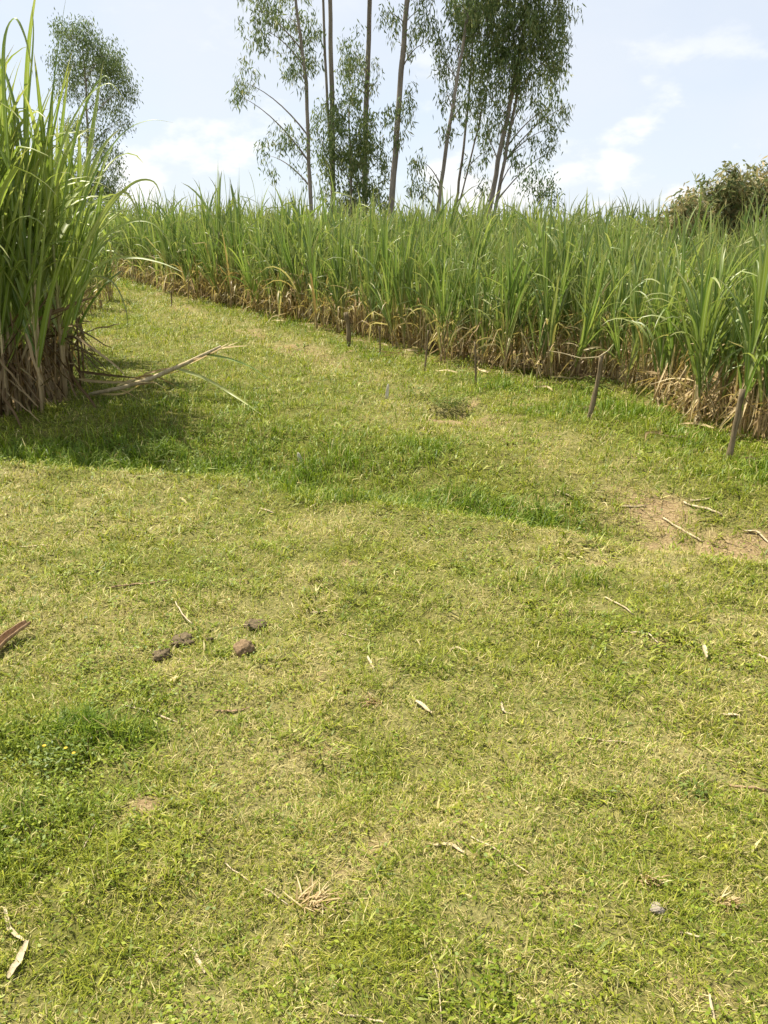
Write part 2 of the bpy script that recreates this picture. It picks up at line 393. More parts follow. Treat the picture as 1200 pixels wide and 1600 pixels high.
# ------------------------------------------------------------------ ground
def axis(lo, hi, fine, k):
    o = [0.0]; st = fine
    while o[-1] < hi: o.append(o[-1] + st); st *= k
    q = [0.0]; st = fine
    while q[-1] > lo: q.append(q[-1] - st); st *= k
    return np.array(sorted(set(q[1:] + o)))
xs = axis(-170, 170, .05, 1.018)
ys = np.unique(np.concatenate([axis(-60, 0, .12, 1.06), np.arange(0.05, 9, .05), 9 + np.cumsum(.05 * 1.0185 ** np.arange(228))]))
X, Y = np.meshgrid(xs, ys); Zg = g(X, Y)
nx, ny = len(xs), len(ys)
me = bpy.data.meshes.new('ground')
V = np.stack([X, Y, Zg], -1).reshape(-1, 3)
I = (np.arange(ny - 1)[:, None] * nx + np.arange(nx - 1)[None]).ravel()
Q = np.stack([I, I + 1, I + 1 + nx, I + nx], -1)
me.vertices.add(len(V)); me.vertices.foreach_set('co', V.astype(np.float32).ravel())
me.loops.add(Q.size); me.loops.foreach_set('vertex_index', Q.ravel().astype(np.int32))
me.polygons.add(len(Q)); me.polygons.foreach_set('loop_start', (np.arange(len(Q)) * 4).astype(np.int32))
me.update(); me.validate()
me.polygons.foreach_set('use_smooth', [True] * len(Q))
fx, fy = V[:, 0], V[:, 1]
wear = np.stack([f_bare(fx, fy), f_dry(fx, fy), f_lush(fx, fy), np.ones(len(V))], -1)
wa = me.attributes.new('wear', 'FLOAT_COLOR', 'POINT'); wa.data.foreach_set('color', wear.astype(np.float32).ravel())
me.materials.append(M['ground'])
tag(obj('ground', me), 'gently rising turf ground with a worn dirt track', None, None, 'structure')

# ------------------------------------------------------------------ scatter (geometry nodes: points carry variant, rotation, scale, tint)
def scatter(name, pts, rot, scl, var, tint, sources, label, cat):
    col = bpy.data.collections.new(name + '_sources')
    for i, (sn, sm) in enumerate(sources):
        o = bpy.data.objects.new('%02d_%s' % (i, sn), sm); col.objects.link(o)
    me = bpy.data.meshes.new(name); me.vertices.add(len(pts)); me.vertices.foreach_set('co', np.asarray(pts, np.float32).ravel())
    a = me.attributes.new('rot', 'FLOAT_VECTOR', 'POINT'); a.data.foreach_set('vector', np.asarray(rot, np.float32).ravel())
    a = me.attributes.new('scl', 'FLOAT', 'POINT'); a.data.foreach_set('value', np.asarray(scl, np.float32))
    a = me.attributes.new('var', 'INT', 'POINT'); a.data.foreach_set('value', np.asarray(var, np.int32))
    a = me.attributes.new('tint', 'FLOAT_COLOR', 'POINT'); a.data.foreach_set('color', np.asarray(tint, np.float32).ravel())
    o = obj(name, me); tag(o, label, cat, None, 'stuff')
    ng = bpy.data.node_groups.new(name, 'GeometryNodeTree')
    ng.interface.new_socket('Geometry', in_out='INPUT', socket_type='NodeSocketGeometry')
    ng.interface.new_socket('Geometry', in_out='OUTPUT', socket_type='NodeSocketGeometry')
    n = ng.nodes; l = ng.links
    gi = n.new('NodeGroupInput'); go = n.new('NodeGroupOutput')
    ci = n.new('GeometryNodeCollectionInfo'); ci.inputs['Collection'].default_value = col
    ci.inputs['Separate Children'].default_value = True; ci.inputs['Reset Children'].default_value = True
    iop = n.new('GeometryNodeInstanceOnPoints'); iop.inputs['Pick Instance'].default_value = True
    m2p = n.new('GeometryNodeMeshToPoints')
    def na(nm, ty):
        x = n.new('GeometryNodeInputNamedAttribute'); x.data_type = ty; x.inputs['Name'].default_value = nm; return x.outputs['Attribute']
    e2r = n.new('FunctionNodeEulerToRotation')
    l.new(gi.outputs[0], m2p.inputs[0]); l.new(m2p.outputs[0], iop.inputs['Points']); l.new(ci.outputs[0], iop.inputs['Instance'])
    l.new(na('var', 'INT'), iop.inputs['Instance Index']); l.new(na('rot', 'FLOAT_VECTOR'), e2r.inputs[0]); l.new(e2r.outputs[0], iop.inputs['Rotation'])
    l.new(na('scl', 'FLOAT'), iop.inputs['Scale']); l.new(iop.outputs[0], go.inputs[0])
    md = o.modifiers.new('scatter', 'NODES'); md.node_group = ng
    return o

# ------------------------------------------------------------------ grass
def herb(nl, rad, size, seed, mat, stems=True):
    random.seed(seed); mb = MB()
    for k in range(nl):
        a = random.uniform(0, 6.283); r = rad * math.sqrt(random.random()); h = random.uniform(.15, 1) * rad * 1.1
        az = random.uniform(0, 6.283); ln = size * random.uniform(.6, 1.2); w = ln * .48
        c = np.array([r * math.cos(a), r * math.sin(a), h]); el = random.uniform(-.5, .5)
        d = np.array([math.cos(az) * math.cos(el), math.sin(az) * math.cos(el), math.sin(el)]); s = np.array([-math.sin(az), math.cos(az), random.uniform(-.3, .3)])
        rn = random.random(); up = np.array([0, 0, .12 * ln])
        V = [c - d * ln * .5, c - s * w * .5 + up, c, c + s * w * .5 + up, c + d * ln * .5, ]
        mb.add(V, [(0, 2, 1), (0, 3, 2), (1, 2, 4), (2, 3, 4)], [(rn, 0, .5, .9)] * 5)
        if stems:
            b = np.array([c[0] * .4, c[1] * .4, -.005]); q = c - d * ln * .5; e = np.array([.0012, .0012, 0])
            mb.add([b - e, b + e, q + e * .6, q - e * .6], [(0, 1, 2, 3)], [(rn, 0, .5, .9)] * 4)
    return mb.mesh('herb', [mat])
def grass():
    """every blade is its own bent strip on the terrain; nearer ground carries more and finer blades"""
    P = []
    for y0, y1 in zip(np.geomspace(.5, 40, 70)[:-1], np.geomspace(.5, 40, 70)[1:]):
        ym = (y0 + y1) / 2; hw = .60 * ym + (.75 if ym < 3 else 1.1); r = math.hypot(ym, .9)
        dn = 8200 * (2.1 / max(r, 2.1)) ** 2.02
        k = int((y1 - y0) * 2 * hw * dn); P.append(np.stack([rng.uniform(-hw, hw, k), rng.uniform(y0, y1, k)], -1))
    P = np.concatenate(P); x, y = P.T
    bare, lush, dry, ir = f_bare(x, y), f_lush(x, y), f_dry(x, y), inside_right(x, y)
    keep = (ir < 1.4) & (rng.random(len(x)) > .66 * smooth(.3, .9, bare)) & ~((ir > .4) & (rng.random(len(x)) < .6))
    keep &= ~(inside_poly(x, y, LEFT) & (rng.random(len(x)) < .85)) & (rng.random(len(x)) > .5 * smooth(.6, .72, fbm(x * 14, y * 14, 91, 2)))
    x, y, bare, lush, dry = [q[keep] for q in (x, y, bare, lush, dry)]
    # tufts -> blades
    cnt = 3 + rng.integers(0, 3, len(x)); ti = np.repeat(np.arange(len(x)), cnt); n = len(ti)
    far = np.hypot(x, y)[ti]; big = np.clip(far / 2.4, .8, 12) ** .6
    trnd = rng.random(len(x)); tdry = np.clip(dry + .14 * rng.normal(0, 1, len(x)), 0, 1)
    d_lip = y - np.interp(x, LX, LY); beyond = smooth(0, .3, d_lip)
    u = rng.random(len(x)); ty = np.zeros(len(x), int)                      # 0 turf, 1 medium, 2 lush, 3 flat straw
    ty[u < np.clip(.12 + .35 * beyond + .5 * lush, 0, .9)] = 1
    ty[rng.random(len(x)) < np.clip(lush * 1.2 - .15, 0, .8)] = 2
    ty[rng.random(len(x)) < .05 + .16 * dry + .75 * bare] = 3
    ty[rng.random(len(x)) < .012 + .10 * smooth(.6, .72, fbm(x * 3.3, y * 3.3, 97, 3))] = 4
    T = ty[ti]
    def pick(lo, hi): return np.array(lo)[T] + (np.array(hi)[T] - np.array(lo)[T]) * rng.random(n)
    ln = pick([.014, .026, .05, .025, .026], [.044, .066, .12, .075, .065]) * big ** .8
    ln = np.where(T == 2, ln * (.55 + .6 * lush[ti]), ln) * (.45 + 1.15 * fbm(x * 8, y * 8, 95, 2)[ti])
    wd = pick([.0015, .0019, .0024, .0012, .005], [.0031, .0036, .0046, .0026, .0085]) * big
    th = pick([.35, .15, .05, 1.25, .7], [1.5, 1.05, .75, 1.6, 1.4]); dr = pick([0, .3, .3, -.1, .1], [.9, 1.2, 1.3, .15, .6])
    az = rng.uniform(0, 6.283, n); jr = .03 * np.sqrt(rng.random(n)) * big; ja = rng.uniform(0, 6.283, n)
    bx, by = x[ti] + jr * np.cos(ja), y[ti] + jr * np.sin(ja); bz = g(bx, by) - .003
    p0 = np.stack([bx, by, bz], -1); side = np.stack([-np.sin(az), np.cos(az), rng.normal(0, .3, n)], -1)
    def dirv(t): return np.stack([np.cos(az) * np.sin(t), np.sin(az) * np.sin(t), np.maximum(np.cos(t), -.25)], -1)
    p1 = p0 + dirv(th) * (ln * .5)[:, None]; p2 = p1 + dirv(th + dr) * (ln * .5)[:, None]
    p1[:, 2] = np.maximum(p1[:, 2], bz + .004); p2[:, 2] = np.maximum(p2[:, 2], bz + .005)
    w0 = (wd * .42)[:, None]; w1 = (wd * .5)[:, None]
    V = np.stack([p0 - side * w0, p0 + side * w0, p1 + side * w1, p1 - side * w1, p2], 1)
    rn = np.mod(trnd[ti] + rng.normal(0, .2, n), 1); dd = (rng.random(n) < tdry[ti] + np.array([0, 0, 0, .75, -.3])[T]) * rng.uniform(.6, 1, n)
    lu = np.clip(lush[ti] * 1.15 + .2 * beyond[ti] + .45 * (smooth(.42, .6, fbm(x * 4.5, y * 4.5, 93, 3))[ti] - .35) + rng.normal(0, .08, n), 0, 1)
    A = np.zeros((n, 5, 4), np.float32); A[..., 0] = rn[:, None]; A[..., 1] = dd[:, None]; A[..., 2] = [0, 0, .5, .5, 1]; A[..., 3] = lu[:, None]
    o = np.arange(n)[:, None] * 5
    L4 = (o + np.array([0, 1, 2, 3])); L3 = (o + np.array([3, 2, 4]))
    # small round leaves of creeping herbs between the blades
    hp = np.clip(.018 + .10 * smooth(.56, .7, fbm(x * 1.9, y * 1.9, 77)) + .34 * blob(x, y, 230, 690, 1.8, .5) + .08 * blob(x, y, 90, 1180, .4, .2), 0, 1)
    hi = np.repeat(np.nonzero(rng.random(len(x)) < hp)[0], 7); m = len(hi); hb = np.clip(np.hypot(x[hi], y[hi]) / 2.6, 1, 9) ** .5
    hx = x[hi] + rng.normal(0, .022, m) * hb; hy = y[hi] + rng.normal(0, .022, m) * hb; hz = g(hx, hy) + rng.uniform(.008, .04, m) * hb
    a2 = rng.uniform(0, 6.283, m); el = rng.normal(0, .35, m); hl = rng.uniform(.008, .017, m) * hb
    d = np.stack([np.cos(a2) * np.cos(el), np.sin(a2) * np.cos(el), np.sin(el)], -1); s2 = np.stack([-np.sin(a2), np.cos(a2), rng.normal(0, .3, m)], -1); c = np.stack([hx, hy, hz], -1); hl = hl[:, None]
    HV = np.stack([c - d * hl * .5, c + s2 * hl * .3, c + d * hl * .5, c - s2 * hl * .3], 1); hr = rng.random(m)
    HA = np.zeros((m, 4, 4), np.float32); HA[..., 0] = hr[:, None]; HA[..., 2] = .5; HA[..., 3] = .6
    HL = np.arange(m)[:, None] * 4 + np.arange(4) + 5 * n
    loops = np.concatenate([L4.ravel(), HL.ravel(), L3.ravel()]).astype(np.int32)
    nq = n + m; starts = np.concatenate([np.arange(nq) * 4, nq * 4 + np.arange(n) * 3]).astype(np.int32)
    co = np.concatenate([V.reshape(-1, 3), HV.reshape(-1, 3)]).astype(np.float32)
    me = bpy.data.meshes.new('grass'); me.vertices.add(len(co)); me.vertices.foreach_set('co', co.ravel())
    me.loops.add(len(loops)); me.loops.foreach_set('vertex_index', loops); me.polygons.add(len(starts)); me.polygons.foreach_set('loop_start', starts)
    me.update(calc_edges=True)
    at_ = me.attributes.new('leaf', 'FLOAT_COLOR', 'POINT'); at_.data.foreach_set('color', np.concatenate([A.reshape(-1, 4), HA.reshape(-1, 4)]).ravel())
    me.materials.append(M['grass']); print('grass blades', n, 'herb leaves', m)
    tag(obj('grass', me), 'short trodden grass and creeping herbs covering the ground and track', 'grass', None, 'stuff')
grass()

# ------------------------------------------------------------------ sugarcane
def cane_stalk(mb, H, lean, az, r0, seed, mat=1):
    """returns function height->point"""
    pts, rr, A = [], [], []; nn = 9
    for i in range(nn):
        t = i / (nn - 1); q = lean * t ** 1.5
        pts.append((math.cos(az) * q, math.sin(az) * q, H * t)); rr.append(r0 * (1.12 if i % 2 else .95) * (1 - .35 * t)); A.append((.5, 0, t, 0))
    tube(mb, pts, rr, 6, A, mat, True)
    return lambda t: np.array([math.cos(az) * lean * t ** 1.5, math.sin(az) * lean * t ** 1.5, H * t])
def shoot(seed, H=1.05, k=1.0, W_=.04, n_green=13, n_dry=4):
    random.seed(seed); mb = MB(); lean = random.uniform(0, .16); az0 = random.uniform(0, 6.283)
    fn = cane_stalk(mb, H, lean, az0, .013, seed)
    a = random.uniform(0, 6.283)
    for j in range(n_green):
        t = .15 + .85 * j / (n_green - 1); a += math.pi + random.uniform(-.9, .9)
        young = (j / (n_green - 1)) ** 1.2
        th = random.uniform(.10, .42) * (1 - young) + random.uniform(.02, .17) * young
        ln = k * random.uniform(.8, 1.2) * (.95 + .05 * young)
        dro = random.choice([.12, .25, .5, 1.0, 1.7, 2.5]) * (1 - .65 * young) * random.uniform(.7, 1.2) + .05
        kk = (random.uniform(.5, .8), random.uniform(.8, 2.2)) if random.random() < .2 else None
        leaf(mb, fn(t), a, th, ln, W_ * random.uniform(.55, 1.2), dro, random.uniform(1.8, 3.2), random.random(), (random.uniform(.1, 1) if j < 2 else .25 * random.random() if j < 5 else 0.0), 9, 0, kk, .22, random.uniform(-1.8, 1.8))
    for j in range(n_dry):
        t = random.uniform(.2, .6); a = random.uniform(0, 6.283)
        if random.random() < .6: leaf(mb, fn(t), a, random.uniform(2.3, 3.0), H * t * random.uniform(.6, 1.05), W_ * .7, random.uniform(-.3, .3), 1, random.random(), random.uniform(.8, 1), 6, 0, None, .3, random.uniform(-3, 3), .35)
        else: leaf(mb, fn(t), a, random.uniform(.4, 1.0), k * random.uniform(.4, .8), W_ * .7, random.uniform(1.2, 2.4), random.uniform(.8, 1.6), random.random(), random.uniform(.7, 1), 7, 0, (random.uniform(.3, .7), random.uniform(.3, 1.2)), .3, random.uniform(-3, 3), .4)
    return mb.mesh('cane_shoot', [M['cane'], M['stalk']])
def skirt(seed, rad=.28, n=34, hmax=.72, k=1.0, W_=.023, mat='cane_dry', hang=.42, sticks=6):
    random.seed(seed); mb = MB()
    for j in range(n):
        a = random.uniform(0, 6.283); r = rad * math.sqrt(random.random()); h = hmax * random.uniform(.12, 1)
        b = (r * math.cos(a), r * math.sin(a), h)
        if random.random() < hang: leaf(mb, b, random.uniform(0, 6.283), random.uniform(2.2, 3.05), h * random.uniform(.6, 1.0) + .05, W_ * random.uniform(.5, 1.1), random.uniform(-.5, .3), 1.2, random.random(), random.random(), 5, 0, None, .3, random.uniform(-3, 3), .5)
        else: leaf(mb, b, random.uniform(0, 6.283), random.uniform(.5, 1.9), k * random.uniform(.25, .6), W_ * random.uniform(.5, 1), random.uniform(.2, 1.4), 1.2, random.random(), random.random(), 6, 0, (random.uniform(.3, .7), random.uniform(-.6, 1.2)), .3, random.uniform(-3, 3), .5)
    for j in range(sticks):
        a = random.uniform(0, 6.283); r = rad * math.sqrt(random.random()); h = hmax * random.uniform(.4, 1.05)
        b = (r * math.cos(a), r * math.sin(a)); o_ = [random.uniform(-.1, .1) for _ in range(4)]
        tube(mb, [(b[0], b[1], 0), (b[0] + o_[0] * .4, b[1] + o_[1] * .4, h * .5), (b[0] + o_[0], b[1] + o_[1], h)], [.010, .009, .006], 5, [(random.random(), .5, .2, 0)] * 3, 0)
    for p in mb.v:
        if p[2] < .012: p[2] = .012
    return mb.mesh('dry_leaves', [M[mat]])
SHOOT = [shoot(100 + i, random.Random(i).uniform(.85, 1.15)) for i in range(14)]
SKIRT = [skirt(200 + i) for i in range(7)]
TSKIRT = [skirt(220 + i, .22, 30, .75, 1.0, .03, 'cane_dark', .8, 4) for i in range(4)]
VSKIRT = [skirt(240 + i, .26, 40, .85, 1.0, .03, 'cane_dry', .8, 3) for i in range(4)]

def stool(loc, n, sc, label, group, rad=.2, rs=None):
    rs = rs or random
    e = obj('sugarcane_plant', None, None, loc, (0, 0, rs.uniform(0, 6.283)), sc); e.empty_display_size = .2
    tag(e, label, 'sugarcane', group)
    for k in range(n):
        a = rs.uniform(0, 6.283); r = rad * math.sqrt(rs.random())
        obj('cane_shoot', rs.choice(SHOOT), e, (r * math.cos(a), r * math.sin(a), -.02), (rs.gauss(0, .28 if rs.random() < .12 else .07), rs.gauss(0, .28 if rs.random() < .12 else .07), rs.uniform(0, 6.283)), rs.uniform(.72, 1.18))
    d = obj('dry_leaves', rs.choice(SKIRT), e, (0, 0, 0), (0, 0, rs.uniform(0, 6.283)), rs.uniform(.85, 1.15))
    tag(d, kind='stuff')
    return e

# single-leaf plants (nearest ones): stalk > leaf
def one_leaf(seed, ln, W_, dro, p, dry=0.0, kink=None, mat='cane_tall', crumple=0.0, twist=.8):
    random.seed(seed); mb = MB()
    leaf(mb, (0, 0, 0), 0, 0, ln, W_, dro, p, random.random() * .3, dry, 11, 0, kink, .22, random.uniform(-twist, twist), crumple)
    return mb.mesh('leaf', [M[mat]])
def leafset(k, W_, s, mat='cane_tall'):
    return dict(up=[one_leaf(s + i, k * random.Random(i).uniform(.8, 1.1), W_ * random.Random(i + 9).uniform(.75, 1.1), [.1, .25, .5, .9][i % 4], 2.2, mat=mat) for i in range(8)],
                arc=[one_leaf(s + 20 + i, k * random.Random(i).uniform(.85, 1.15), W_ * random.Random(i + 9).uniform(.7, 1.1), [1.3, 1.8, 2.3][i % 3], [2.2, 3.0][i % 2], .08 * (i % 3), None if i % 3 else (.7, .9), mat) for i in range(9)],
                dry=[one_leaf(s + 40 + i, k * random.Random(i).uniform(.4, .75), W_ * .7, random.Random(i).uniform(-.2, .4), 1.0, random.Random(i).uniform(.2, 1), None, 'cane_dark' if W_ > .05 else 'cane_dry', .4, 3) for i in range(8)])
TALL = leafset(1.6, .072, 300); NORM = leafset(1.08, .048, 400, 'cane')
def stalk_mesh(seed, H, r0):
    random.seed(seed); mb = MB(); cane_stalk(mb, H, 0.0, 0, r0, seed, 0); return mb.mesh('stalk', [M['stalk']])
TALLST = [stalk_mesh(500 + i, 1.6 + .16 * i, .018) for i in range(4)]; NORMST = [stalk_mesh(520 + i, .92 + .07 * i, .014) for i in range(4)]
def detailed(loc, n, label, group, tall, rs, rad=.22, leanto=None, ndry=5, arc=.5):
    LS, ST = (TALL, TALLST) if tall else (NORM, NORMST)
    e = obj('sugarcane_plant', None, None, loc, (0, 0, 0)); e.empty_display_size = .2; tag(e, label, 'sugarcane', group)
    for k in range(n):
        a = rs.uniform(0, 6.283); r = rad * math.sqrt(rs.random()); i = rs.randrange(4)
        H = (1.6 + .16 * i) if tall else (.92 + .07 * i); ss = rs.uniform(.8, 1.1)
        lx, ly = rs.gauss(0, .07), rs.gauss(0, .07)
        if leanto: lx += leanto[0]; ly += leanto[1]
        st = obj('stalk', ST[i], e, (r * math.cos(a), r * math.sin(a), -.03), (lx, ly, 0), ss)
        az = rs.uniform(0, 6.283); ng = 12 if tall else 11
        for j in range(ng):
            az += math.pi + rs.uniform(-.75, .75); y_ = (j / (ng - 1)) ** 1.3; t = .33 + .67 * j / (ng - 1)
            th = rs.uniform(.22, .5) * (1 - y_) + rs.uniform(.02, .17) * y_
            src = rs.choice(LS['arc']) if rs.random() < arc * (1 - y_) + .12 + .4 * (arc - .5) else rs.choice(LS['up'])
            obj('leaf', src, st, (0, 0, H * t), (0, th, az), rs.uniform(.85, 1.12))
        for j in range(ndry):
            obj('leaf', rs.choice(LS['dry']), st, (0, 0, H * rs.uniform(.2, .5)), (0, rs.uniform(2.2, 3.0) if rs.random() < .75 else rs.uniform(.7, 1.6), rs.uniform(0, 6.283)), rs.uniform(.6, .9))
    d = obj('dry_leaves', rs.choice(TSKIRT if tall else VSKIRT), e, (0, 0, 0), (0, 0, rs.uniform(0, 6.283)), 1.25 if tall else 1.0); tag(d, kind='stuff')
    return e

rs = random.Random(5)
# the tall clump at the left
GT = 'tall sugarcane clump at the left of the track'
LB = 'tall leafy sugarcane plant in the rear of the dense clump left of the track'
for px, py, nst, lb in ((84, 622, 6, 'tall sugarcane plant at the right front corner of the left clump, above the fallen stalk'), (52, 642, 7, 'tall sugarcane plant at the front of the left clump, second from its right corner'),
                        (8, 646, 7, 'tall sugarcane plant at the front of the left clump, third from its right corner'), (-30, 648, 6, 'tall sugarcane plant cut off by the left picture edge'),
                        (72, 590, 6, LB), (40, 600, 6, LB), (-20, 600, 6, LB), (80, 562, 5, LB), (-90, 640, 6, LB)):
    p = gp(px, py)
    detailed(p, nst, lb, GT, True, rs, .17, (0, .02), 4, .38)
LEAN = detailed(gp(104, 606), 3, 'sugarcane plant leaning from the left clump towards the track with long arching leaves', GT, True, rs, .1, (-.05, .22), 2, .75)
# shorter cane behind the clump
lp = []
for _ in range(4000):
    if len(lp) > 70: break
    q = (rs.uniform(-16, -3), rs.uniform(8, 22))
    if inside_poly(np.array([q[0]]), np.array([q[1]]), LEFT)[0] and all((q[0] - a) ** 2 + (q[1] - b) ** 2 > .5 for a, b in lp) and q[1] > 9.2: lp.append(q)
for q in lp:
    stool((q[0], q[1], float(g(*q))), 6, 1.25, 'sugarcane plant of the small field behind the tall left clump', 'sugarcane behind the tall clump', rs=rs)

for px, py in ((128, 492), (146, 484), (164, 470), (112, 480), (96, 492)):
    stool(gp(px, py), 6, rs.uniform(.78, .92), 'lower sugarcane plant at the track edge just beyond the tall clump', 'sugarcane behind the tall clump', rs=rs)

# right-hand field: individual plants in rows parallel to the edge
seg = np.hypot(*np.diff(EDGE, axis=0).T); cum = np.concatenate([[0], np.cumsum(seg)])
def on_edge(s):
    i = min(len(seg) - 1, max(0, int(np.searchsorted(cum, s) - 1))); t = (s - cum[i]) / seg[i]
    a, b = EDGE[i], EDGE[i + 1]; d = (b - a) / seg[i]
    return a + (b - a) * t, np.array([d[1], -d[0]])
rows = [(.25, .5), (.85, .52), (1.5, .62), (2.2, .8), (3.0, 1.05)]
def px_of(x, y, z):
    dz = z - CAM_H; return 600 + F * x / (y * math.cos(PITCH) - dz * math.sin(PITCH))
SPANS = [(1110, 'front row sugarcane plant beside the thick leaning post at the right end'), (985, 'front row sugarcane plant between the dark gap and the thick leaning post'), (760, 'front row sugarcane plant just left of the dark gap in the cane'),
         (680, 'front row sugarcane plant behind the upright thin stake'), (605, 'front row sugarcane plant behind the slim tilted stake'), (500, 'front row sugarcane plant behind the short stout post'), (380, 'front row sugarcane plant left of the short stout post'), (-999, 'front row sugarcane plant at the far end of the track')]
cnt = 0; taken = []
s_lo, s_hi = 0.6, cum[-1] - 2
for ri, (off, step) in enumerate(rows):
    s = s_lo + rs.random() * .3
    while s < s_hi:
        c, nr = on_edge(s); q = c + nr * (off + rs.uniform(-.18, .18)); s += step * rs.uniform(.8, 1.2) * (1 + .02 * s)
        z = float(g(q[0], q[1])); cnt += 1; taken.append(q)
        dist = math.hypot(*q)
        px_ = px_of(q[0], q[1], z)
        if ri == 0 and 885 < px_ < 985: q = q + nr * .4
        if ri == 0 and dist < 9.2 and q[0] < 6.4:
            detailed((q[0], q[1], z), 6, next(t for v, t in SPANS if px_ > v), 'front row of the right-hand sugarcane field', False, rs, .2, None, 6).scale = (.84,) * 3
        else:
            stool((q[0], q[1], z), 7 if ri < 2 else 5, rs.uniform(.84, 1.14) * (.83 + .25 * float(smooth(9, 20, dist))) * (.86 + .28 * float(fbm(q[0] * .6, q[1] * .6, 88, 2))), (next(t for v, t in SPANS if px_ > v) if ri == 0 else next(t for v, t in SPANS if px_ > v).replace('front row', 'inner row')),
                  ('front row of the right-hand sugarcane field' if ri == 0 else 'inner rows of the right-hand sugarcane field'), .33, rs)
print('right plants', cnt)
# the rest of the field reads as one mass
k = 20000; fx = rng.uniform(-26, 34, k); fy = rng.uniform(4, 46, k); dd = inside_right(fx, fy)
m = (dd > 3.3) & (dd < 17) & (rng.random(k) < np.where(dd < 7, 1, .5)) & (np.abs(fx) < .62 * fy + 5); fx, fy = fx[m], fy[m]; k = len(fx)
var = rng.integers(0, len(SHOOT), k)
scatter('sugarcane_field', np.stack([fx, fy, g(fx, fy)], -1), np.stack([rng.normal(0, .06, k), rng.normal(0, .06, k), rng.uniform(0, 6.283, k)], -1), rng.uniform(.74, 1.12, k) * (.86 + .28 * fbm(fx * .6, fy * .6, 88, 2)) * (.86 + .22 * smooth(10, 21, np.hypot(fx, fy))), var,
        np.stack([rng.random(k), np.zeros(k), np.zeros(k), np.ones(k)], -1), [('shoot', s_) for s_ in SHOOT], 'dense green mass of sugarcane deep in the field', 'sugarcane field')
print('field shoots', k)

def ribbon_mesh(pts, w, dry, mat):
    """long leaf blade swept through the given points"""
    C_ = []
    for i in range(len(pts) - 1):
        p0, p1, p2, p3 = pts[max(0, i - 1)], pts[i], pts[i + 1], pts[min(len(pts) - 1, i + 2)]
        for k in range(5):
            t = k / 5; C_.append(.5 * ((2 * p1) + (p2 - p0) * t + (2 * p0 - 5 * p1 + 4 * p2 - p3) * t * t + (3 * p1 - p0 - 3 * p2 + p3) * t ** 3))
    C_.append(pts[-1]); V, A_, Fs = [], [], []; m_ = len(C_) - 1; rn = random.random(); ph = random.uniform(-.5, .5)
    for i, c in enumerate(C_):
        t = i / m_; d = (C_[min(m_, i + 1)] - C_[max(0, i - 1)]).normalized(); sd = d.cross(Vector((.2, -.9, .5))).normalized(); nn = sd.cross(d); an = ph + 1.2 * t * ph
        sd, nn = sd * math.cos(an) + nn * math.sin(an), nn * math.cos(an) - sd * math.sin(an); ww = w * .5 * (.5 + .5 * min(1, t / .2)) * max(0, 1 - t ** 2.4) + .001
        V += [c - sd * ww, c - nn * ww * .4, c + sd * ww]; A_ += [(rn, dry, t, 0), (rn, dry, t, 1), (rn, dry, t, 0)]
    for i in range(m_): q = 3 * i; Fs += [(q, q + 1, q + 4, q + 3), (q + 1, q + 2, q + 5, q + 4)]
    mb = MB(); mb.add(V, Fs, A_); return mb.mesh('leaf', [M[mat]])
# the long arching leaves that stand clear of the clump on its track side
random.seed(77)
for pts, w, dr_, y0_, y1_ in (([(120, 430), (160, 340), (205, 288), (240, 284), (254, 316)], .045, .1, 8.2, 7.9),
                              ([(105, 400), (142, 285), (188, 212), (232, 188), (272, 192)], .05, 0, 8.0, 7.7), ([(120, 450), (160, 375), (205, 346), (240, 350), (264, 378)], .045, .05, 8.2, 8.0),
                              ([(118, 470), (160, 412), (205, 402), (250, 410), (285, 425)], .05, .15, 8.1, 7.7), ([(90, 380), (112, 240), (140, 150), (165, 118), (178, 150)], .045, 0, 8.1, 7.9),
                              ([(20, 330), (8, 180), (6, 70), (22, 28), (40, 60), (52, 120)], .075, .0, 7.8, 7.6), ([(60, 330), (78, 180), (90, 80), (104, -10)], .05, 0, 8.1, 8.0), ([(30, 300), (44, 160), (52, 60), (50, 10)], .045, 0, 8.0, 7.9),
                              ([(112, 480), (140, 435), (175, 440), (196, 480), (200, 520)], .04, .3, 8.2, 8.0), ([(116, 500), (145, 390), (158, 300), (164, 292)], .085, 0, 8.3, 8.2), 
                              ([(70, 340), (96, 230), (130, 160), (170, 130), (196, 160)], .05, .05, 7.9, 7.6), ([(100, 460), (150, 350), (190, 300), (214, 330), (222, 380)], .04, .2, 7.9, 7.7)):
    W3 = [Vector(at(p[0], p[1], y0_ + (y1_ - y0_) * i / (len(pts) - 1))) for i, p in enumerate(pts)]
    lo_ = LEAN.matrix_basis.translation; obj('leaf', ribbon_mesh([p - lo_ for p in W3], w * .6, dr_, 'cane_tall'), LEAN)
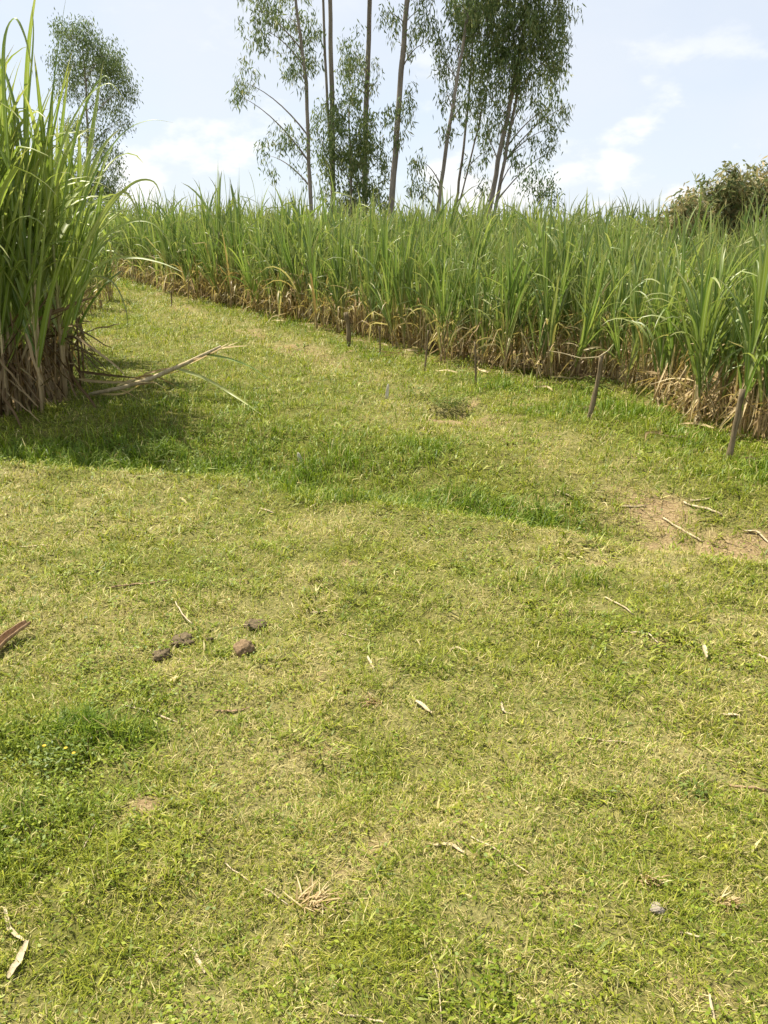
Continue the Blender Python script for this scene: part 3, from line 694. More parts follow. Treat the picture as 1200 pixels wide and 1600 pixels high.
# fallen cane by the tall clump
def fallen():
    b = gp(140, 622); Yd = b.y
    tip = at(345, 541, Yd - .15); mid = at(235, 592, Yd - .05)
    e = obj('fallen_cane', None, None, b); tag(e, 'fallen dry sugarcane stalk leaning out of the tall clump over the grass', 'sugarcane')
    A = lambda n_, d: [(.4, d, .3, 0)] * n_
    o3 = lambda q: Vector(q) - b
    mb = MB(); pts = [o3(b) + Vector((0, 0, .04)), o3(at(190, 606, Yd - .03)), o3(mid), o3(at(290, 568, Yd - .1)), o3(tip)]
    tube(mb, pts, [.02, .022, .026, .022, .012], 7, A(5, .5), 0); obj('stalk', mb.mesh('stalk', [M['straw']]), e)
    random.seed(9)
    def ribbon(pts, w, dry, mat): obj('leaf', ribbon_mesh([o3(p) for p in pts], w, dry, mat), e)
    up = lambda px, py, h: gp(px, py) + Vector((0, 0, h))
    ribbon([Vector(at(275, 575, Yd - .1)), Vector(at(318, 590, Yd - .2)), Vector(at(365, 617, Yd - .35)), up(412, 655, .03)], .034, .25, 'cane_tall')
    ribbon([Vector(at(320, 553, Yd - .12)), Vector(at(360, 561, Yd - .2)), Vector(at(400, 578, Yd - .25)), Vector(at(442, 612, Yd - .25))], .036, .0, 'cane_tall')
    for k in range(6):                                                     # frayed sheaths round the tip
        a0 = 262 + 10 * k; ribbon([Vector(at(a0, 582 - 4.2 * k, Yd - .08)), Vector(at(a0 + 32, 567 - 4.2 * k + random.uniform(-3, 3), Yd - .1 + random.uniform(-.04, .04))), Vector(at(a0 + 55 + 4 * k, 552 - 3.6 * k + random.uniform(-8, 8), Yd - .12 + random.uniform(-.1, .1)))], .03, .75, 'cane_dry')
    for k in range(7):                                                     # withered leaves trailing along the stalk
        a0 = 140 + 14 * k; y0_ = 621 - 6 * k; ribbon([Vector(at(a0, y0_, Yd)), Vector(at(a0 + 40, y0_ - 8 + random.uniform(-7, 9), Yd - .06 * random.random())), Vector(at(a0 + 78, y0_ - 12 + random.uniform(-12, 18), Yd - .15 * random.random()))], .022, random.uniform(.5, 1), 'cane_dry')
    ribbon([Vector(at(118, 525, Yd)), Vector(at(150, 548, Yd - .1)), Vector(at(185, 575, Yd - .15)), Vector(at(198, 592, Yd - .15))], .03, .7, 'cane_dark')
    ribbon([Vector(at(122, 580, Yd)), Vector(at(160, 585, Yd - .1)), Vector(at(225, 592, Yd - .2))], .03, .8, 'cane_dark')
    ribbon([Vector(at(122, 592, Yd)), Vector(at(165, 597, Yd - .1)), Vector(at(248, 597, Yd - .15))], .03, .5, 'cane_dark')
fallen()

# ------------------------------------------------------------------ trees
def leaf_cloud(C_, cnt, tone, rad, ln, w, drop, seed, mat):
    """many small diamond leaves hanging in sprays round the given centres, one crown mesh"""
    r = np.random.default_rng(seed); C_ = np.repeat(np.array(C_), cnt, 0); tone = np.repeat(np.array(tone), cnt, 0); n = len(C_)
    c = C_ + r.normal(0, 1, (n, 3)) * np.array([.45, .45, .7]) * rad
    az = r.uniform(0, 6.283, n); th = drop + r.normal(0, .34, n)
    d = np.stack([np.cos(az) * np.sin(th), np.sin(az) * np.sin(th), np.cos(th)], -1)
    s_ = np.cross(d, r.normal(0, 1, (n, 3))); s_ /= np.linalg.norm(s_, axis=1, keepdims=True) + 1e-6
    l_ = (ln * r.uniform(.55, 1.2, n))[:, None]; ww = (w * r.uniform(.7, 1.2, n))[:, None]
    V = np.stack([c, c + d * l_ * .4 - s_ * ww, c + d * l_, c + d * l_ * .4 + s_ * ww], 1).reshape(-1, 3)
    me = bpy.data.meshes.new('crown'); me.vertices.add(4 * n); me.vertices.foreach_set('co', V.astype(np.float32).ravel())
    me.loops.add(4 * n); me.loops.foreach_set('vertex_index', np.arange(4 * n, dtype=np.int32))
    me.polygons.add(n); me.polygons.foreach_set('loop_start', (np.arange(n) * 4).astype(np.int32)); me.update(); me.validate()
    t = tone[:, 0] + (tone[:, 1] - tone[:, 0]) * r.random(n)
    A = np.zeros((n, 4, 4), np.float32); A[:, :, 0] = t[:, None]; A[:, :, 3] = 1
    a = me.attributes.new('leaf', 'FLOAT_COLOR', 'POINT'); a.data.foreach_set('color', A.ravel()); me.materials.append(mat)
    return me
def tree(name, label, cat, group, Yd, trunks, blobs, leafmat, barkmat, seed, ln=.22, w=.021, per=34, srad=.25, dens=3.1, drop=2.6, depth=.8, nbr=True, tone=(0, 1)):
    rs = random.Random(seed); random.seed(seed)
    bx = at(trunks[0][0][0], 360, Yd)[0]; base = Vector((bx, Yd, float(g(bx, Yd)))); e = obj(name, None, None, base); tag(e, label, cat, group)
    b = np.array(base); px_m = F / (Yd * math.cos(PITCH))
    TR = []
    for tr in trunks:
        pts = [at(p[0], p[1], Yd) - b for p in tr]; p0 = pts[0].copy()
        if p0[2] > 0:
            dv = (pts[1] - p0); dv = dv / dv[2]; pts.insert(0, p0 - dv * (p0[2] + .15)); rad = [.66 * tr[0][2] * 1.12] + [.66 * p[2] for p in tr]
        else: rad = [.66 * p[2] for p in tr]
        dyo = rs.uniform(-.3, .3) if TR else 0
        Pn, Rn = [], []
        for i in range(len(pts) - 1):
            for k in range(5):
                t = k / 5; q = pts[i] * (1 - t) + pts[i + 1] * t; q = q + np.array([rs.gauss(0, .012), dyo * q[2] / 8 + rs.gauss(0, .012), 0]); Pn.append(q); Rn.append((rad[i] * (1 - t) + rad[i + 1] * t) / px_m / 2)
        Pn.append(pts[-1] + np.array([0, dyo * pts[-1][2] / 8, 0])); Rn.append(rad[-1] / px_m / 2)
        mb = MB(); tube(mb, Pn, Rn, 8, None, 0, True, .12); obj('trunk', mb.mesh('trunk', [barkmat]), e); TR.append((np.array(Pn), np.array(Rn)))
    CC, CN, CT = [], [], []
    for bl in blobs:
        px, py, rx, ry = bl[:4]; dn = bl[4] if len(bl) > 4 else 1.0; tn = bl[5] if len(bl) > 5 else tone
        c = at(px, py, Yd) - b; Rx, Ry = rx / px_m, ry / px_m; dy = rs.uniform(-1, 1) * depth; c[1] += dy
        # branch from the nearest trunk, rising outwards
        best = None
        for Pn, Rn in TR:
            want = c[2] - .75 * np.hypot(Pn[:, 0] - c[0], c[1]) - .25 * Ry; i = int(np.argmin(np.abs(Pn[:, 2] - want) + .6 * np.abs(Pn[:, 0] - c[0])))
            cost = np.linalg.norm(Pn[i] - c)
            if best is None or cost < best[0]: best = (cost, Pn[i], Rn[i])
        _, a0, ra = best; ctrl = (a0 + c) / 2 + np.array([0, 0, .18 * np.linalg.norm(c - a0)])
        nsp = max(3, int(dn * dens * (Rx * Ry) * 9)); mb = MB()
        q = [(1 - t) ** 2 * a0 + 2 * t * (1 - t) * ctrl + t * t * c for t in np.linspace(0, 1, 8)]
        r0 = min(ra * .5, .012 + .012 * np.linalg.norm(c - a0)); tube(mb, q, list(np.linspace(r0, .006, 8)), 5, None, 0)
        for _ in range(nsp):
            while True:
                o = np.array([rs.uniform(-1, 1), rs.uniform(-1, 1), rs.uniform(-1, 1)])
                if o @ o < 1: break
            sc_ = c + o * np.array([Rx, (Rx + Ry) * .5, Ry])
            if rs.random() < .4:
                a = q[rs.randrange(3, 8)]; mid = (a + sc_) / 2 + np.array([0, 0, .12]); tube(mb, [a, mid, sc_], [.007, .005, .003], 3, None, 0, False)
            CC.append(sc_); CN.append(int(per * rs.uniform(.6, 1.4))); k_ = rs.uniform(-.15, .15); CT.append((max(0, tn[0] + k_), min(1, tn[1] + k_)))
        if nbr: obj('branch', mb.mesh('branch', [barkmat]), e)
    obj('crown', leaf_cloud(CC, CN, CT, srad, ln, w, drop, seed, leafmat), e)
    return e
GE = 'eucalyptus trees behind the sugarcane'
E, B = M['euc'], M['bark']
tree('eucalyptus_tree', 'slim eucalyptus with drooping side branches, leftmost of the row behind the cane', 'tree', GE, 29,
     [[(486, 330, 9), (478, 130, 8), (462, 0, 6), (450, -160, 4), (440, -300, 2)]],
     [(400, 18, 38, 34), (450, 20, 40, 40), (385, 130, 18, 34, .9), (378, 152, 14, 14), (420, 55, 34, 24, .7), (462, 80, 34, 34, .9), (470, 120, 30, 26, .7), (418, 240, 18, 26, .9), (460, 235, 26, 30, .8), (438, 205, 22, 14, .5), (480, 262, 20, 18, .6),
      (430, -70, 60, 50), (450, -160, 60, 60), (445, -260, 45, 50)], E, B, 1)
tree('eucalyptus_tree', 'eucalyptus with two thin parallel trunks beside the slim drooping one', 'tree', GE, 30,
     [[(521, 330, 12), (519, 150, 11), (516, 0, 9), (512, -200, 6), (510, -420, 2)], [(520, 320, 6), (510, 120, 6), (502, -60, 5), (498, -250, 2)]],
     [(492, 210, 16, 20, .6), (505, 165, 20, 22, .5), (500, 60, 14, 18, .4), (505, -120, 60, 60), (515, -230, 70, 70), (510, -340, 55, 60)], E, B, 2)
tree('eucalyptus_tree', 'straight trunked eucalyptus rising out of the dense young tree', 'tree', GE, 31,
     [[(569, 330, 13), (573, 150, 12), (578, 0, 10), (584, -220, 6), (588, -430, 2)]],
     [(550, 75, 22, 34, .9), (560, 110, 34, 26, .8), (590, 130, 20, 26, .6), (545, 130, 18, 14, .6), (560, -110, 60, 50), (590, -220, 70, 70), (588, -340, 55, 60)], E, B, 3)
tree('young_tree', 'dense dark green young tree between the bare eucalyptus trunks', 'tree', None, 29.5,
     [[(548, 335, 7), (548, 250, 6), (545, 170, 3)]],
     [(545, 165, 34, 26, 1.3), (515, 190, 26, 24, 1.0), (580, 195, 26, 24, 1.2), (545, 215, 42, 32, 1.8), (560, 260, 40, 38, 2.0), (515, 250, 24, 30, 1.0), (595, 250, 14, 34, 1.0), (555, 310, 46, 30, 2.0), (505, 300, 18, 20, .6), (600, 300, 14, 22, .8), (540, 335, 44, 20, 1.6)], E, B, 4, ln=.2, w=.024, dens=3.4, tone=(.2, .95))
tree('eucalyptus_tree', 'thick leaning eucalyptus trunk right of the dense young tree', 'tree', GE, 28,
     [[(611, 335, 15), (622, 180, 13), (635, 0, 11), (650, -220, 7), (662, -430, 2)]],
     [(610, 25, 26, 24, .7), (655, 20, 34, 28, .9), (660, 60, 26, 26, .8), (625, 70, 22, 18, .5), (640, 150, 18, 18, .7), (628, 190, 22, 18, .6), (618, 215, 12, 18, .5), (632, 172, 14, 10, .6), (600, 320, 14, 16, .5),
      (640, -100, 60, 50), (655, -220, 70, 70), (660, -340, 55, 60)], E, B, 5)
tree('eucalyptus_tree', 'slender leaning eucalyptus with sparse low leaf sprays', 'tree', GE, 27,
     [[(684, 335, 10), (698, 220, 9), (718, 100, 7), (735, 0, 6), (750, -150, 3)]],
     [(690, 90, 26, 24, .7), (700, 140, 26, 26, .8), (715, 60, 34, 40, 1.1), (660, 258, 18, 10, .5), (668, 285, 16, 12, .4), (655, 295, 14, 10, .4), (725, 165, 24, 24, .7), (690, 200, 18, 16, .5), (720, 10, 40, 30, 1.1), (735, -70, 60, 50), (745, -150, 50, 50)], E, B, 6)
tree('eucalyptus_tree', 'thin forked eucalyptus stem with leaves hanging over the cane tops', 'tree', GE, 30,
     [[(711, 335, 7), (722, 250, 6), (733, 150, 5), (742, 20, 4)], [(722, 300, 4), (748, 200, 4), (765, 110, 2)]],
     [(740, 100, 30, 34, 1.0), (755, 150, 30, 28, .9), (748, 200, 22, 22, .7), (765, 235, 22, 14, .6), (735, 255, 18, 14, .5), (745, 290, 16, 14, .5), (742, 50, 34, 34, 1.1), (745, -20, 50, 40, 1.1)], E, B, 7)
tree('eucalyptus_tree', 'broad full crowned eucalyptus with twin trunks, rightmost of the row', 'tree', GE, 28,
     [[(763, 335, 12), (783, 230, 11), (806, 120, 9), (825, 0, 7), (835, -150, 4), (840, -280, 2)], [(772, 335, 8), (792, 230, 8), (808, 150, 6), (800, 20, 4)]],
     [(760, 60, 48, 46, 2.0), (805, 50, 52, 50, 2.4), (850, 30, 46, 44, 2.0), (790, 110, 44, 36, 1.8), (835, 100, 44, 40, 1.6), (872, 80, 26, 46, 1.1), (770, 160, 40, 26, 1.0), (830, 150, 44, 28, 1.0), (870, 160, 30, 26, .9), (795, 195, 40, 20, .8), (850, 205, 34, 22, .7), (885, 165, 16, 14, .7), (820, 230, 26, 14, .5), (865, 235, 20, 16, .5), (762, 205, 26, 20, .8), (800, 255, 20, 14, .4),
      (740, 10, 40, 40, 1.6), (800, -50, 90, 50, 1.6), (850, -60, 70, 50, 1.4), (830, -140, 80, 50, 1.2), (835, -220, 60, 50, 1.0)], E, B, 8)
tree('sapling', 'small sapling with dark leaf tufts poking above the cane', 'tree', None, 24,
     [[(845, 340, 4), (846, 310, 3), (842, 285, 2)]],
     [(838, 268, 12, 7, 1.6), (822, 288, 14, 9, 1.6), (848, 288, 12, 9, 1.6), (862, 290, 10, 10, 1.5), (840, 310, 10, 8, .8), (868, 315, 7, 8, .8)], E, B, 9, ln=.14, w=.02, dens=4, depth=.2, tone=(0, .3))
tree('tall_tree', 'lone round crowned tree standing behind the tall left cane clump', 'tree', None, 44,
     [[(140, 345, 7), (137, 240, 6), (134, 130, 4), (128, 60, 2)]],
     [(115, 62, 30, 24, 1.3), (140, 55, 24, 18, 1.2), (100, 95, 24, 26, 1.1), (135, 100, 36, 26, 1.3), (165, 90, 28, 26, 1.4), (180, 110, 20, 20, 1.4), (195, 145, 22, 20, 1.4), (190, 190, 22, 16, 1.0), (155, 195, 22, 14, .8), (170, 262, 20, 16, 1.0), (150, 235, 16, 12, .6), (125, 275, 26, 34, 1.3), (110, 200, 20, 22, .9), (165, 230, 24, 20, 1.2), (150, 300, 34, 28, 1.4), (178, 300, 20, 22, 1.2), (115, 140, 26, 24, 1.1), (155, 150, 28, 22, 1.1)], M['euc_far'], B, 10, ln=.2, w=.026, per=30, srad=.36, dens=4.2)
for i, (px, py, rx, ry, Yd) in enumerate(((214, 330, 11, 9, 80), (160, 338, 26, 12, 85), (70, 330, 50, 22, 90))):
    tree('distant_tree', ['tiny hazy tree on the skyline between the clump and the field', 'low distant tree partly hidden by the left clump leaves', 'wide distant tree behind the tall left clump'][i], 'tree', 'trees on the far skyline', Yd, [[(px, 352, 2), (px, py + ry * .5, 1.2)]],
         [(px, py, rx, ry, 1.4), (px + rx * .6, py + ry * .5, rx * .7, ry * .6, 1.4), (px - rx * .6, py + ry * .5, rx * .7, ry * .6, 1.4)], M['euc_far'], B, 40 + i, ln=.35, w=.08, per=20, srad=.5, dens=.8)
MG = M['mango']
tree('mango_tree', 'bushy mango tree with pinkish new leaves behind the right end of the field', 'tree', 'mango trees', 19,
     [[(1085, 400, 14), (1085, 340, 10), (1080, 310, 5)]],
     [(1060, 332, 26, 24, 2.6, (.4, .9)), (1075, 318, 18, 18, 2.4, (.3, .85)), (1042, 355, 20, 16, 2.4, (.3, .85)), (1092, 340, 26, 28, 2.6, (.2, .75)), (1065, 362, 34, 18, 2.4, (.3, .9))], MG, M['mango_bark'], 20, ln=.19, w=.024, per=28, srad=.2, dens=7, drop=2.2, depth=.5)
tree('mango_tree', 'grey green mango tree, tallest at the right edge of the sky', 'tree', 'mango trees', 20,
     [[(1140, 400, 16), (1138, 330, 12), (1135, 290, 6)]],
     [(1135, 278, 20, 14, 2.2, (.3, .6)), (1112, 300, 30, 18, 2.4, (.2, .65)), (1148, 292, 30, 20, 2.4, (.25, .7)), (1130, 322, 44, 28, 2.6, (.3, .9)), (1178, 292, 30, 22, 2.6, (.3, .9)), (1190, 322, 40, 34, 2.6, (.2, .85)), (1150, 350, 54, 28, 2.6, (.2, .8)), (1222, 285, 36, 28, 2.6, (.3, 1)), (1250, 320, 50, 44, 2.6, (.2, .9)), (1202, 272, 20, 12, 2.0, (.3, .7))], MG, M['mango_bark'], 21, ln=.2, w=.025, per=28, srad=.2, dens=6, drop=2.2, depth=.7)

# ------------------------------------------------------------------ fence posts
def post(top, bot, wpx, label, kind='post'):
    b = gp(*bot); t = at(top[0], top[1], b.y); sc = F / (b.y * math.cos(PITCH)); r = (.74 if wpx > 9 else .6) * wpx / sc / 2
    rs = random.Random(int(top[0])); random.seed(int(top[0])); v = Vector(t) - b; mb = MB()
    side = Vector((v.z, 0, -v.x)).normalized(); P_, R_ = [v * -.12], [r * 1.0]
    for i in range(9):
        k = i / 8; P_.append(v * k + side * (r * .5 * math.sin(k * 3.1 + rs.uniform(-.5, .5))) + Vector((0, rs.uniform(-.3, .3) * r, 0))); R_.append(r * rs.uniform(.88, 1.1) * (1.05 - .12 * k))
    tube(mb, P_, R_, 9, None, 0, True, .14)
    o = obj('fence_post', mb.mesh('fence_post', [M['post']]), None, b); tag(o, label, 'fence post', 'old wooden posts along the field edge')
post((940, 556), (920, 656), 11, 'leaning grey wooden post standing alone before the dark gap in the cane')
post((1160, 608), (1137, 718), 14, 'thick leaning wooden post at the near right end of the field')
post((541, 488), (545, 541), 10, 'short stout wooden post by the bushy weed at the field edge')
post((592, 510), (594, 556), 4, 'thin dark stake just right of the short stout post')
post((669, 516), (663, 580), 5, 'slim tilted stake in front of pale dry cane leaves')
post((742, 534), (743, 602), 5.5, 'upright thin stake midway along the cane edge')
post((267, 455), (268, 480), 4, 'small dark stake at the far end of the field edge')

# ------------------------------------------------------------------ litter and small plants
def straw(pts, wpx, label, name='straw', mat='straw', lift=.001, flat_=False, group=None):
    W_ = [gp(*p) for p in pts]; b = W_[0].copy(); P_ = []
    for i in range(len(W_) - 1):
        for k in range(4): P_.append(W_[i].lerp(W_[i + 1], k / 4))
    P_.append(W_[-1]); dist = b.length; r = .55 * wpx * (b - camo.location).length / F / 2
    random.seed(int(pts[0][0]) + int(pts[0][1]))
    Q_ = [Vector((p.x, p.y, float(g(p.x, p.y)) + lift + r + random.uniform(-.003, .005))) - b for p in P_]
    mb = MB()
    if flat_:
        V, Fs, A = [], [], []
        for i, q in enumerate(Q_):
            t = i / (len(Q_) - 1); d = (Q_[min(i + 1, len(Q_) - 1)] - Q_[max(0, i - 1)]).normalized(); s = d.cross(Vector((0, 0, 1))).normalized()
            w = r * (.35 + .65 * math.sin(math.pi * min(1, max(0, .1 + .85 * t)))); cur = Vector((0, 0, r * .5))
            V += [q - s * w + cur, q - Vector((0, 0, r * .15)), q + s * w + cur * .8]; A += [(.5, 0, t, 0)] * 3
        for i in range(len(Q_) - 1): a = i * 3; Fs += [(a, a + 1, a + 4, a + 3), (a + 1, a + 2, a + 5, a + 4)]
        # underside for thickness
        o_ = len(V); V += [v - Vector((0, 0, .0025)) for v in V]; A = A * 2; Fs += [tuple(reversed([i + o_ for i in f])) for f in Fs]
        mb.add(V, Fs, A)
    else: tube(mb, Q_, [r * (1 - .3 * abs(2 * i / (len(Q_) - 1) - 1)) for i in range(len(Q_))], 6, None, 0, True, .15)
    o = obj(name, mb.mesh(name, [M[mat]]), None, b); tag(o, label, name.replace('_', ' '), group or 'plant litter on the turf'); return o
straw([(352, 1350), (400, 1385), (450, 1415)], 5, 'long brown straw stalk pointing at the pale dry tuft')
straw([(735, 1310), (790, 1338), (835, 1372)], 5, 'bleached straw lying diagonally in the lower middle of the turf', mat='straw')
straw([(670, 1322), (705, 1324), (730, 1338)], 10, 'curled tan leaf left of the bleached diagonal straw', 'dry_leaf', 'straw', flat_=True)
straw([(648, 1100), (674, 1118)], 12, 'short pale flat stick below the centre of the turf', 'stick', 'straw_pale', flat_=True)
straw([(904, 1156), (945, 1159), (986, 1163)], 6, 'straight pale straw lying level at the centre right', 'straw', 'straw_pale')
straw([(702, 1018), (715, 1014), (730, 1022)], 8, 'small bowed pale leaf near the middle of the turf', 'dry_leaf', 'straw_pale', flat_=True)
straw([(783, 1098), (786, 1114), (803, 1117)], 6, 'hooked pale scrap right of the short flat stick', 'dry_leaf', 'straw_pale', flat_=True)
straw([(1098, 1018), (1103, 1036)], 11, 'small pale scrap standing on edge at the right of the turf', 'dry_leaf', 'straw_pale', .02, True)
straw([(1184, 1026), (1205, 1036)], 9, 'pale stub of cane at the right picture edge', 'stick', 'straw_pale')
straw([(1126, 1118), (1156, 1122)], 8, 'flat bleached leaf fragment below the right picture edge stub', 'dry_leaf', 'straw_pale', flat_=True)
straw([(1036, 812), (1070, 832), (1096, 848)], 7, 'lower of the pale sticks across the bare track soil', 'stick', 'straw')
straw([(1068, 786), (1098, 796), (1128, 806)], 7, 'upper pale stick across the bare track soil', 'stick', 'straw')
straw([(1078, 784), (1110, 780)], 5, 'short pale stick touching the upper end of the track sticks', 'stick', 'straw')
straw([(1160, 832), (1182, 834), (1200, 850)], 8, 'curved dry cane leaf at the right end of the bare soil', 'dry_leaf', 'straw', flat_=True)
straw([(970, 793), (1010, 792)], 5, 'thin pale straw on the track left of the bare soil', 'straw', 'straw')
straw([(870, 768), (894, 780)], 5, 'short straw in the grass left of the track', 'straw', 'straw')
straw([(165, 922), (215, 914), (270, 909)], 7, 'long dark green leaf lying flat at the left', 'dry_leaf', 'twig', flat_=True)
straw([(192, 1104), (235, 1114), (280, 1130)], 6, 'pale straw below the soil clods', 'straw', 'straw_pale')
straw([(334, 1113), (362, 1114), (390, 1108)], 8, 'dark brown curled leaf right of the pale straw', 'dry_leaf', 'twig', flat_=True)
straw([(275, 950), (286, 970), (301, 985)], 4, 'bowed pale straw leaning on the middle clod', 'straw', 'straw_pale', .03)
straw([(574, 1028), (584, 1046)], 7, 'tiny pale leaf scrap in the centre left turf', 'dry_leaf', 'straw_pale', flat_=True)
straw([(1140, 1230), (1170, 1234), (1198, 1238)], 10, 'dark brown curled stick at the right edge', 'stick', 'twig')
straw([(256, 1502), (300, 1470)], 8, 'brown twig crossing another near the lower left', 'stick', 'twig')
straw([(298, 1480), (320, 1522)], 9, 'tan leaf strip crossing the brown twig', 'dry_leaf', 'straw', flat_=True)
straw([(528, 1586), (565, 1590), (605, 1602)], 6, 'pale straw at the bottom edge of the turf', 'straw', 'straw_pale')
straw([(1062, 1459), (1100, 1466)], 6, 'short tan stick at the lower right', 'stick', 'straw')
straw([(1108, 1558), (1116, 1600)], 8, 'upright looking pale straw at the lower right edge', 'straw', 'straw_pale')
straw([(408, 796), (428, 803)], 6, 'small pale twig on the turf lip', 'stick', 'straw_pale')
straw([(8, 1422), (15, 1455), (38, 1474)], 10, 'curled tan leaf at the lower left edge', 'dry_leaf', 'straw', flat_=True)
straw([(14, 1532), (30, 1508), (44, 1476)], 17, 'broad pale grey leaf at the lower left corner', 'dry_leaf', 'straw_pale', flat_=True)
straw([(30, 857), (75, 856)], 6, 'tan leaf strip at the far left of the turf', 'dry_leaf', 'straw', flat_=True)
straw([(485, 960), (512, 957)], 9, 'pale leaf scrap right of the clods', 'dry_leaf', 'straw_pale', flat_=True)
straw([(535, 992), (585, 1004)], 4, 'thin straw right of the red clod', 'straw', 'straw')
straw([(945, 935), (990, 962)], 5, 'thin tan straw in the right middle turf', 'straw', 'straw')
straw([(975, 988), (1012, 990), (1028, 1006)], 5, 'forked pale straw below the thin tan straw', 'straw', 'straw_pale')
straw([(130, 1330), (148, 1290)], 4, 'thin pale straw on the lower left turf', 'straw', 'straw_pale')
straw([(690, 1600), (684, 1530), (672, 1490)], 4, 'fine dry grass stem at the bottom centre', 'straw', 'straw')
straw([(772, 1535), (812, 1514)], 4, 'fine dry stem slanting at the bottom right of centre', 'straw', 'straw')

def clod(px, py, wpx, mat, label, sq=.72, name='soil_clod'):
    b = gp(px, py); r = wpx * (b - camo.location).length / F / 2; rs_ = np.random.default_rng(px)
    import bmesh
    bm = bmesh.new(); bmesh.ops.create_icosphere(bm, subdivisions=4, radius=1)
    for v in bm.verts:
        c = v.co; n_ = float(fbm(c.x * 1.6 + px, c.y * 1.6 + c.z * 1.9, px, 3)) + .55 * float(fbm(c.x * 4.5 + c.z * 3, c.y * 4.5 - c.z * 2, px + 3, 3))
        v.co = c * r * (.24 + .95 * n_ + .12 * random.random()); v.co.z *= sq; v.co.z += r * sq * .42
    me = bpy.data.meshes.new(name); bm.to_mesh(me); bm.free(); me.materials.append(M[mat])
    me.polygons.foreach_set('use_smooth', [True] * len(me.polygons))
    o = obj(name, me, None, b, (0, 0, px)); tag(o, label, name.replace('_', ' '), 'clods on the turf'); return o
clod(252, 1026, 26, 'clod', 'dark grey brown clod, lowest left of the group', .55)
clod(284, 1005, 32, 'clod', 'flat brown clod leaning beside the bowed straw', .5)
clod(381, 1020, 29, 'clod_red', 'reddish brown clod right of the others', .85)
clod(399, 979, 26, 'clod', 'dark flat clod, uppermost right of the group', .5)
clod(327, 1003, 14, 'clod', 'smallest dark clod between the flat and red ones')
clod(1026, 1421, 17, 'stone', 'small smooth pale stone in the lower right turf', .5, 'stone')

# curled brown husk at the left edge
def husk():
    a, c = gp(-25, 1040), gp(50, 992); b = a.copy(); mb = MB(); n_, m_ = 14, 8; V, A, Fs = [], [], []
    d = (c - a); ln = d.length; d.normalize(); s = Vector((-d.y, d.x, 0)).normalized()
    for i in range(n_ + 1):
        t = i / n_; w = .024 * (1 - .45 * t ** 1.5) * (1 + .08 * math.sin(23 * t))
        for j in range(m_ + 1):
            an = math.pi * (-.12 + 1.24 * j / m_); wob = 1 + .06 * math.sin(9 * t + j)
            p = d * ln * t + s * (math.cos(an) * w * wob * 1.1 + .02 * math.sin(2.6 * t)) + Vector((0, 0, .035 + .03 * t - math.sin(an) * w * wob)); V.append(p); A.append((.5, 0, t, 0))
    for i in range(n_):
        for j in range(m_): q = i * (m_ + 1) + j; Fs.append((q, q + 1, q + m_ + 2, q + m_ + 1))
    mb.add(V, Fs, A); me = mb.mesh('dry_husk', [M['husk']]); o = obj('dry_husk', me, None, b); md = o.modifiers.new('thickness', 'SOLIDIFY'); md.thickness = .003
    tag(o, 'curled brown cane husk lying at the left edge of the turf', 'dry husk')
husk()

# pale scrap standing in the grass, white stub by the weed
def stub(px, py, h, w, label, mat, name, lean):
    b = gp(px, py); sc = (b - camo.location).length / F; mb = MB(); random.seed(px)
    H_ = h * sc; W_ = w * sc / 2; mb2 = [Vector((lean * H_ * t ** 1.3, 0, H_ * t - .02)) for t in (0, .3, .6, .85, 1)]
    tube(mb, mb2, [W_ * .7, W_, W_ * .9, W_ * .6, W_ * .25], 6, None, 0, True, .2); o = obj(name, mb.mesh(name, [M[mat]]), None, b); o.scale = (1, .45, 1); tag(o, label, name.replace('_', ' '))
stub(472, 727, 24, 8, 'small white scrap standing in the grass right of the clump shadow', 'scrap', 'leaf_scrap', -.25)
stub(604, 623, 26, 6, 'short white stub standing in the grass near the leafy weed', 'scrap', 'cane_stub', .1)

# dry tufts and weeds that stand out
def dry_tuft(px, py, rpx, label):
    b = gp(px, py); r = rpx * (b - camo.location).length / F; random.seed(px); mb = MB()
    for _ in range(70):
        az = random.gauss(px * 1.0, .8); leaf(mb, (random.gauss(0, r * .35), random.gauss(0, r * .28), 0), az, random.uniform(.5, 1.5), r * random.uniform(.7, 1.5), .003, random.uniform(.1, .8), 1, random.random(), random.random(), 4, 0, None, .2, 0, .3)
    o = obj('dry_grass_tuft', mb.mesh('dry_grass_tuft', [M['cane_dry']]), None, b); tag(o, label, 'grass tuft')
dry_tuft(484, 1415, 30, 'tan dry grass tuft at the end of the long straw stalk')
dry_tuft(1010, 1375, 17, 'bleached dry grass tuft above the pale stone')
dry_tuft(582, 1096, 14, 'small dry tuft left of the short flat stick')
dry_tuft(1130, 1412, 18, 'spreading bleached grass seed heads right of the pale stone')
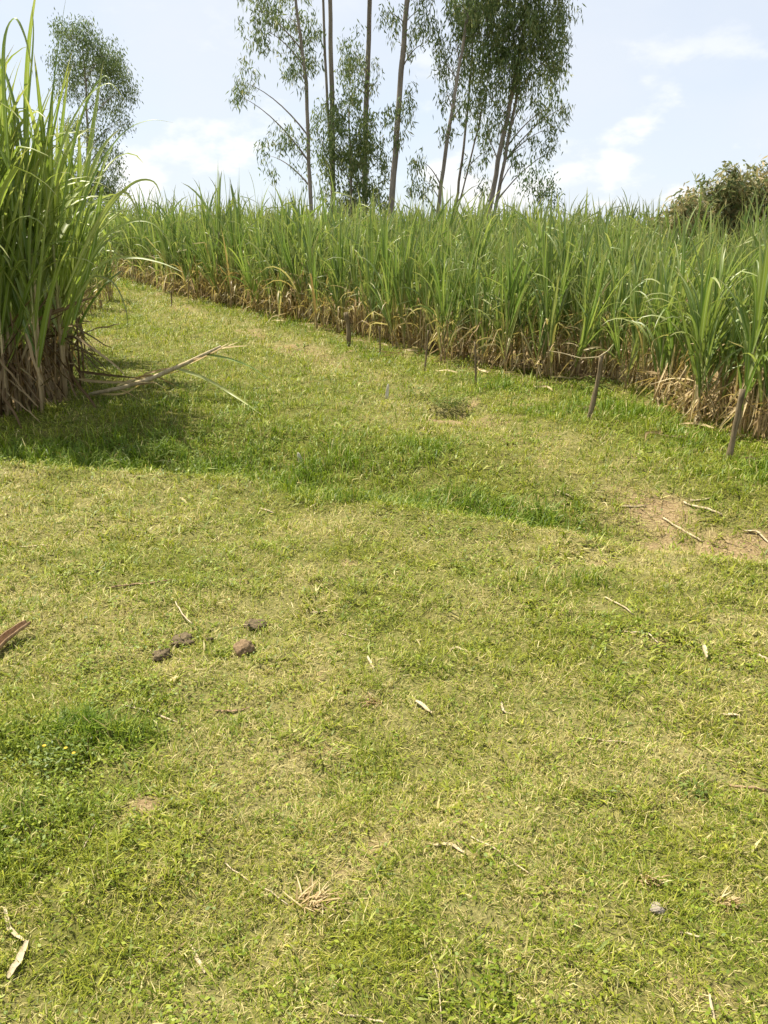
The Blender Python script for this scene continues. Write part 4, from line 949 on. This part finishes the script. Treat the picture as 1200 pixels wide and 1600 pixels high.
def weed(px, py, rpx, size, n_, label, flowers=0, name='weed_plant'):
    b = gp(px, py); r = rpx * (b - camo.location).length / F; e = obj(name, None, None, b, (0, 0, 0), (1, 1, .6)); tag(e, label, 'weed')
    obj('foliage', herb(n_, r, size, px, M['weed']), e)
    random.seed(px)
    for k in range(flowers):
        mb = MB(); c = np.array([random.uniform(-.8, .8) * r, random.uniform(-.5, .5) * r, r * random.uniform(1.0, 1.5)])
        for j in range(6):
            a = j * 1.047; d = np.array([math.cos(a), math.sin(a), .25]) * .006; s = np.array([-math.sin(a), math.cos(a), 0]) * .004
            mb.add([c, c + d * .6 - s, c + d, c + d * .6 + s], [(0, 1, 2, 3)], [(random.random(), 0, .5, 0)] * 4)
        mb.add([c * np.array([.6, .6, 0]), c * np.array([.6, .6, 0]) + np.array([.0015, 0, 0]), c + np.array([.001, 0, 0]), c], [(0, 1, 2, 3)], [(.5, 0, .5, 0)] * 4, 1)
        obj('flower', mb.mesh('flower', [M['petal'], M['weed']]), e)
weed(88, 1192, 42, .02, 130, 'low weed with tiny yellow flowers in the lush left patch', 3)
weed(640, 622, 30, .05, 60, 'broad leaved weed growing right of the white stub')
weed(930, 612, 30, .06, 90, 'green weed at the foot of the dark gap in the cane')
weed(520, 505, 26, .07, 200, 'fine bushy weed leaning on the cane by the short stout post')
weed(1075, 1240, 26, .02, 40, 'small green herb at the lower right')
weed(470, 775, 16, .025, 40, 'yellowish herb growing on the turf lip')
weed(225, 715, 40, .03, 120, 'leafy weed in the clump shadow')
weed(330, 730, 34, .03, 100, 'leafy weed at the front of the clump shadow')

weed(700, 636, 30, .045, 150, 'low weed added to darken the small hollow beside the worn track')  # added plant, stands in for the shade inside the hollow
# shed leaves lying along the edge of the field
random.seed(31)
for i in range(46):
    c, nr = on_edge(random.uniform(1.0, 13.0)); q = c + nr * random.gauss(-.12, .22); a = random.uniform(0, 6.283); ln_ = random.uniform(.12, .42); pts = []
    for k in range(4):
        xx, yy = q[0] + math.cos(a) * ln_ * k / 3, q[1] + math.sin(a) * ln_ * k / 3; a += random.gauss(0, .25); pts.append(Vector((xx, yy, float(g(xx, yy)) + .025 + .03 * random.random())))
    o = obj('dry_leaf', ribbon_mesh([p - pts[0] for p in pts], random.uniform(.015, .032), random.random(), 'cane_dry'), None, pts[0])
    tag(o, 'shed tan cane leaf lying on the grass along the field edge', 'dry leaf', 'shed leaves along the field edge')
# bent dry leaf hanging over the leaning post
def hung():
    b = gp(920, 656); t = at(938, 557, b.y); o_ = Vector(t); mb = MB()
    pts = [at(858, 548, b.y + .05), at(880, 552, b.y + .03), at(908, 560, b.y), at(935, 558, b.y - .03), at(950, 548, b.y), at(958, 538, b.y + .05)]
    tube(mb, [Vector(p) - o_ for p in pts], [.002, .004, .005, .006, .004, .002], 5, None, 0, True, .2)
    o = obj('dry_leaf', mb.mesh('dry_leaf', [M['straw']]), None, o_); tag(o, 'dry rolled cane leaf draped over the top of the leaning grey post', 'dry leaf')
hung()
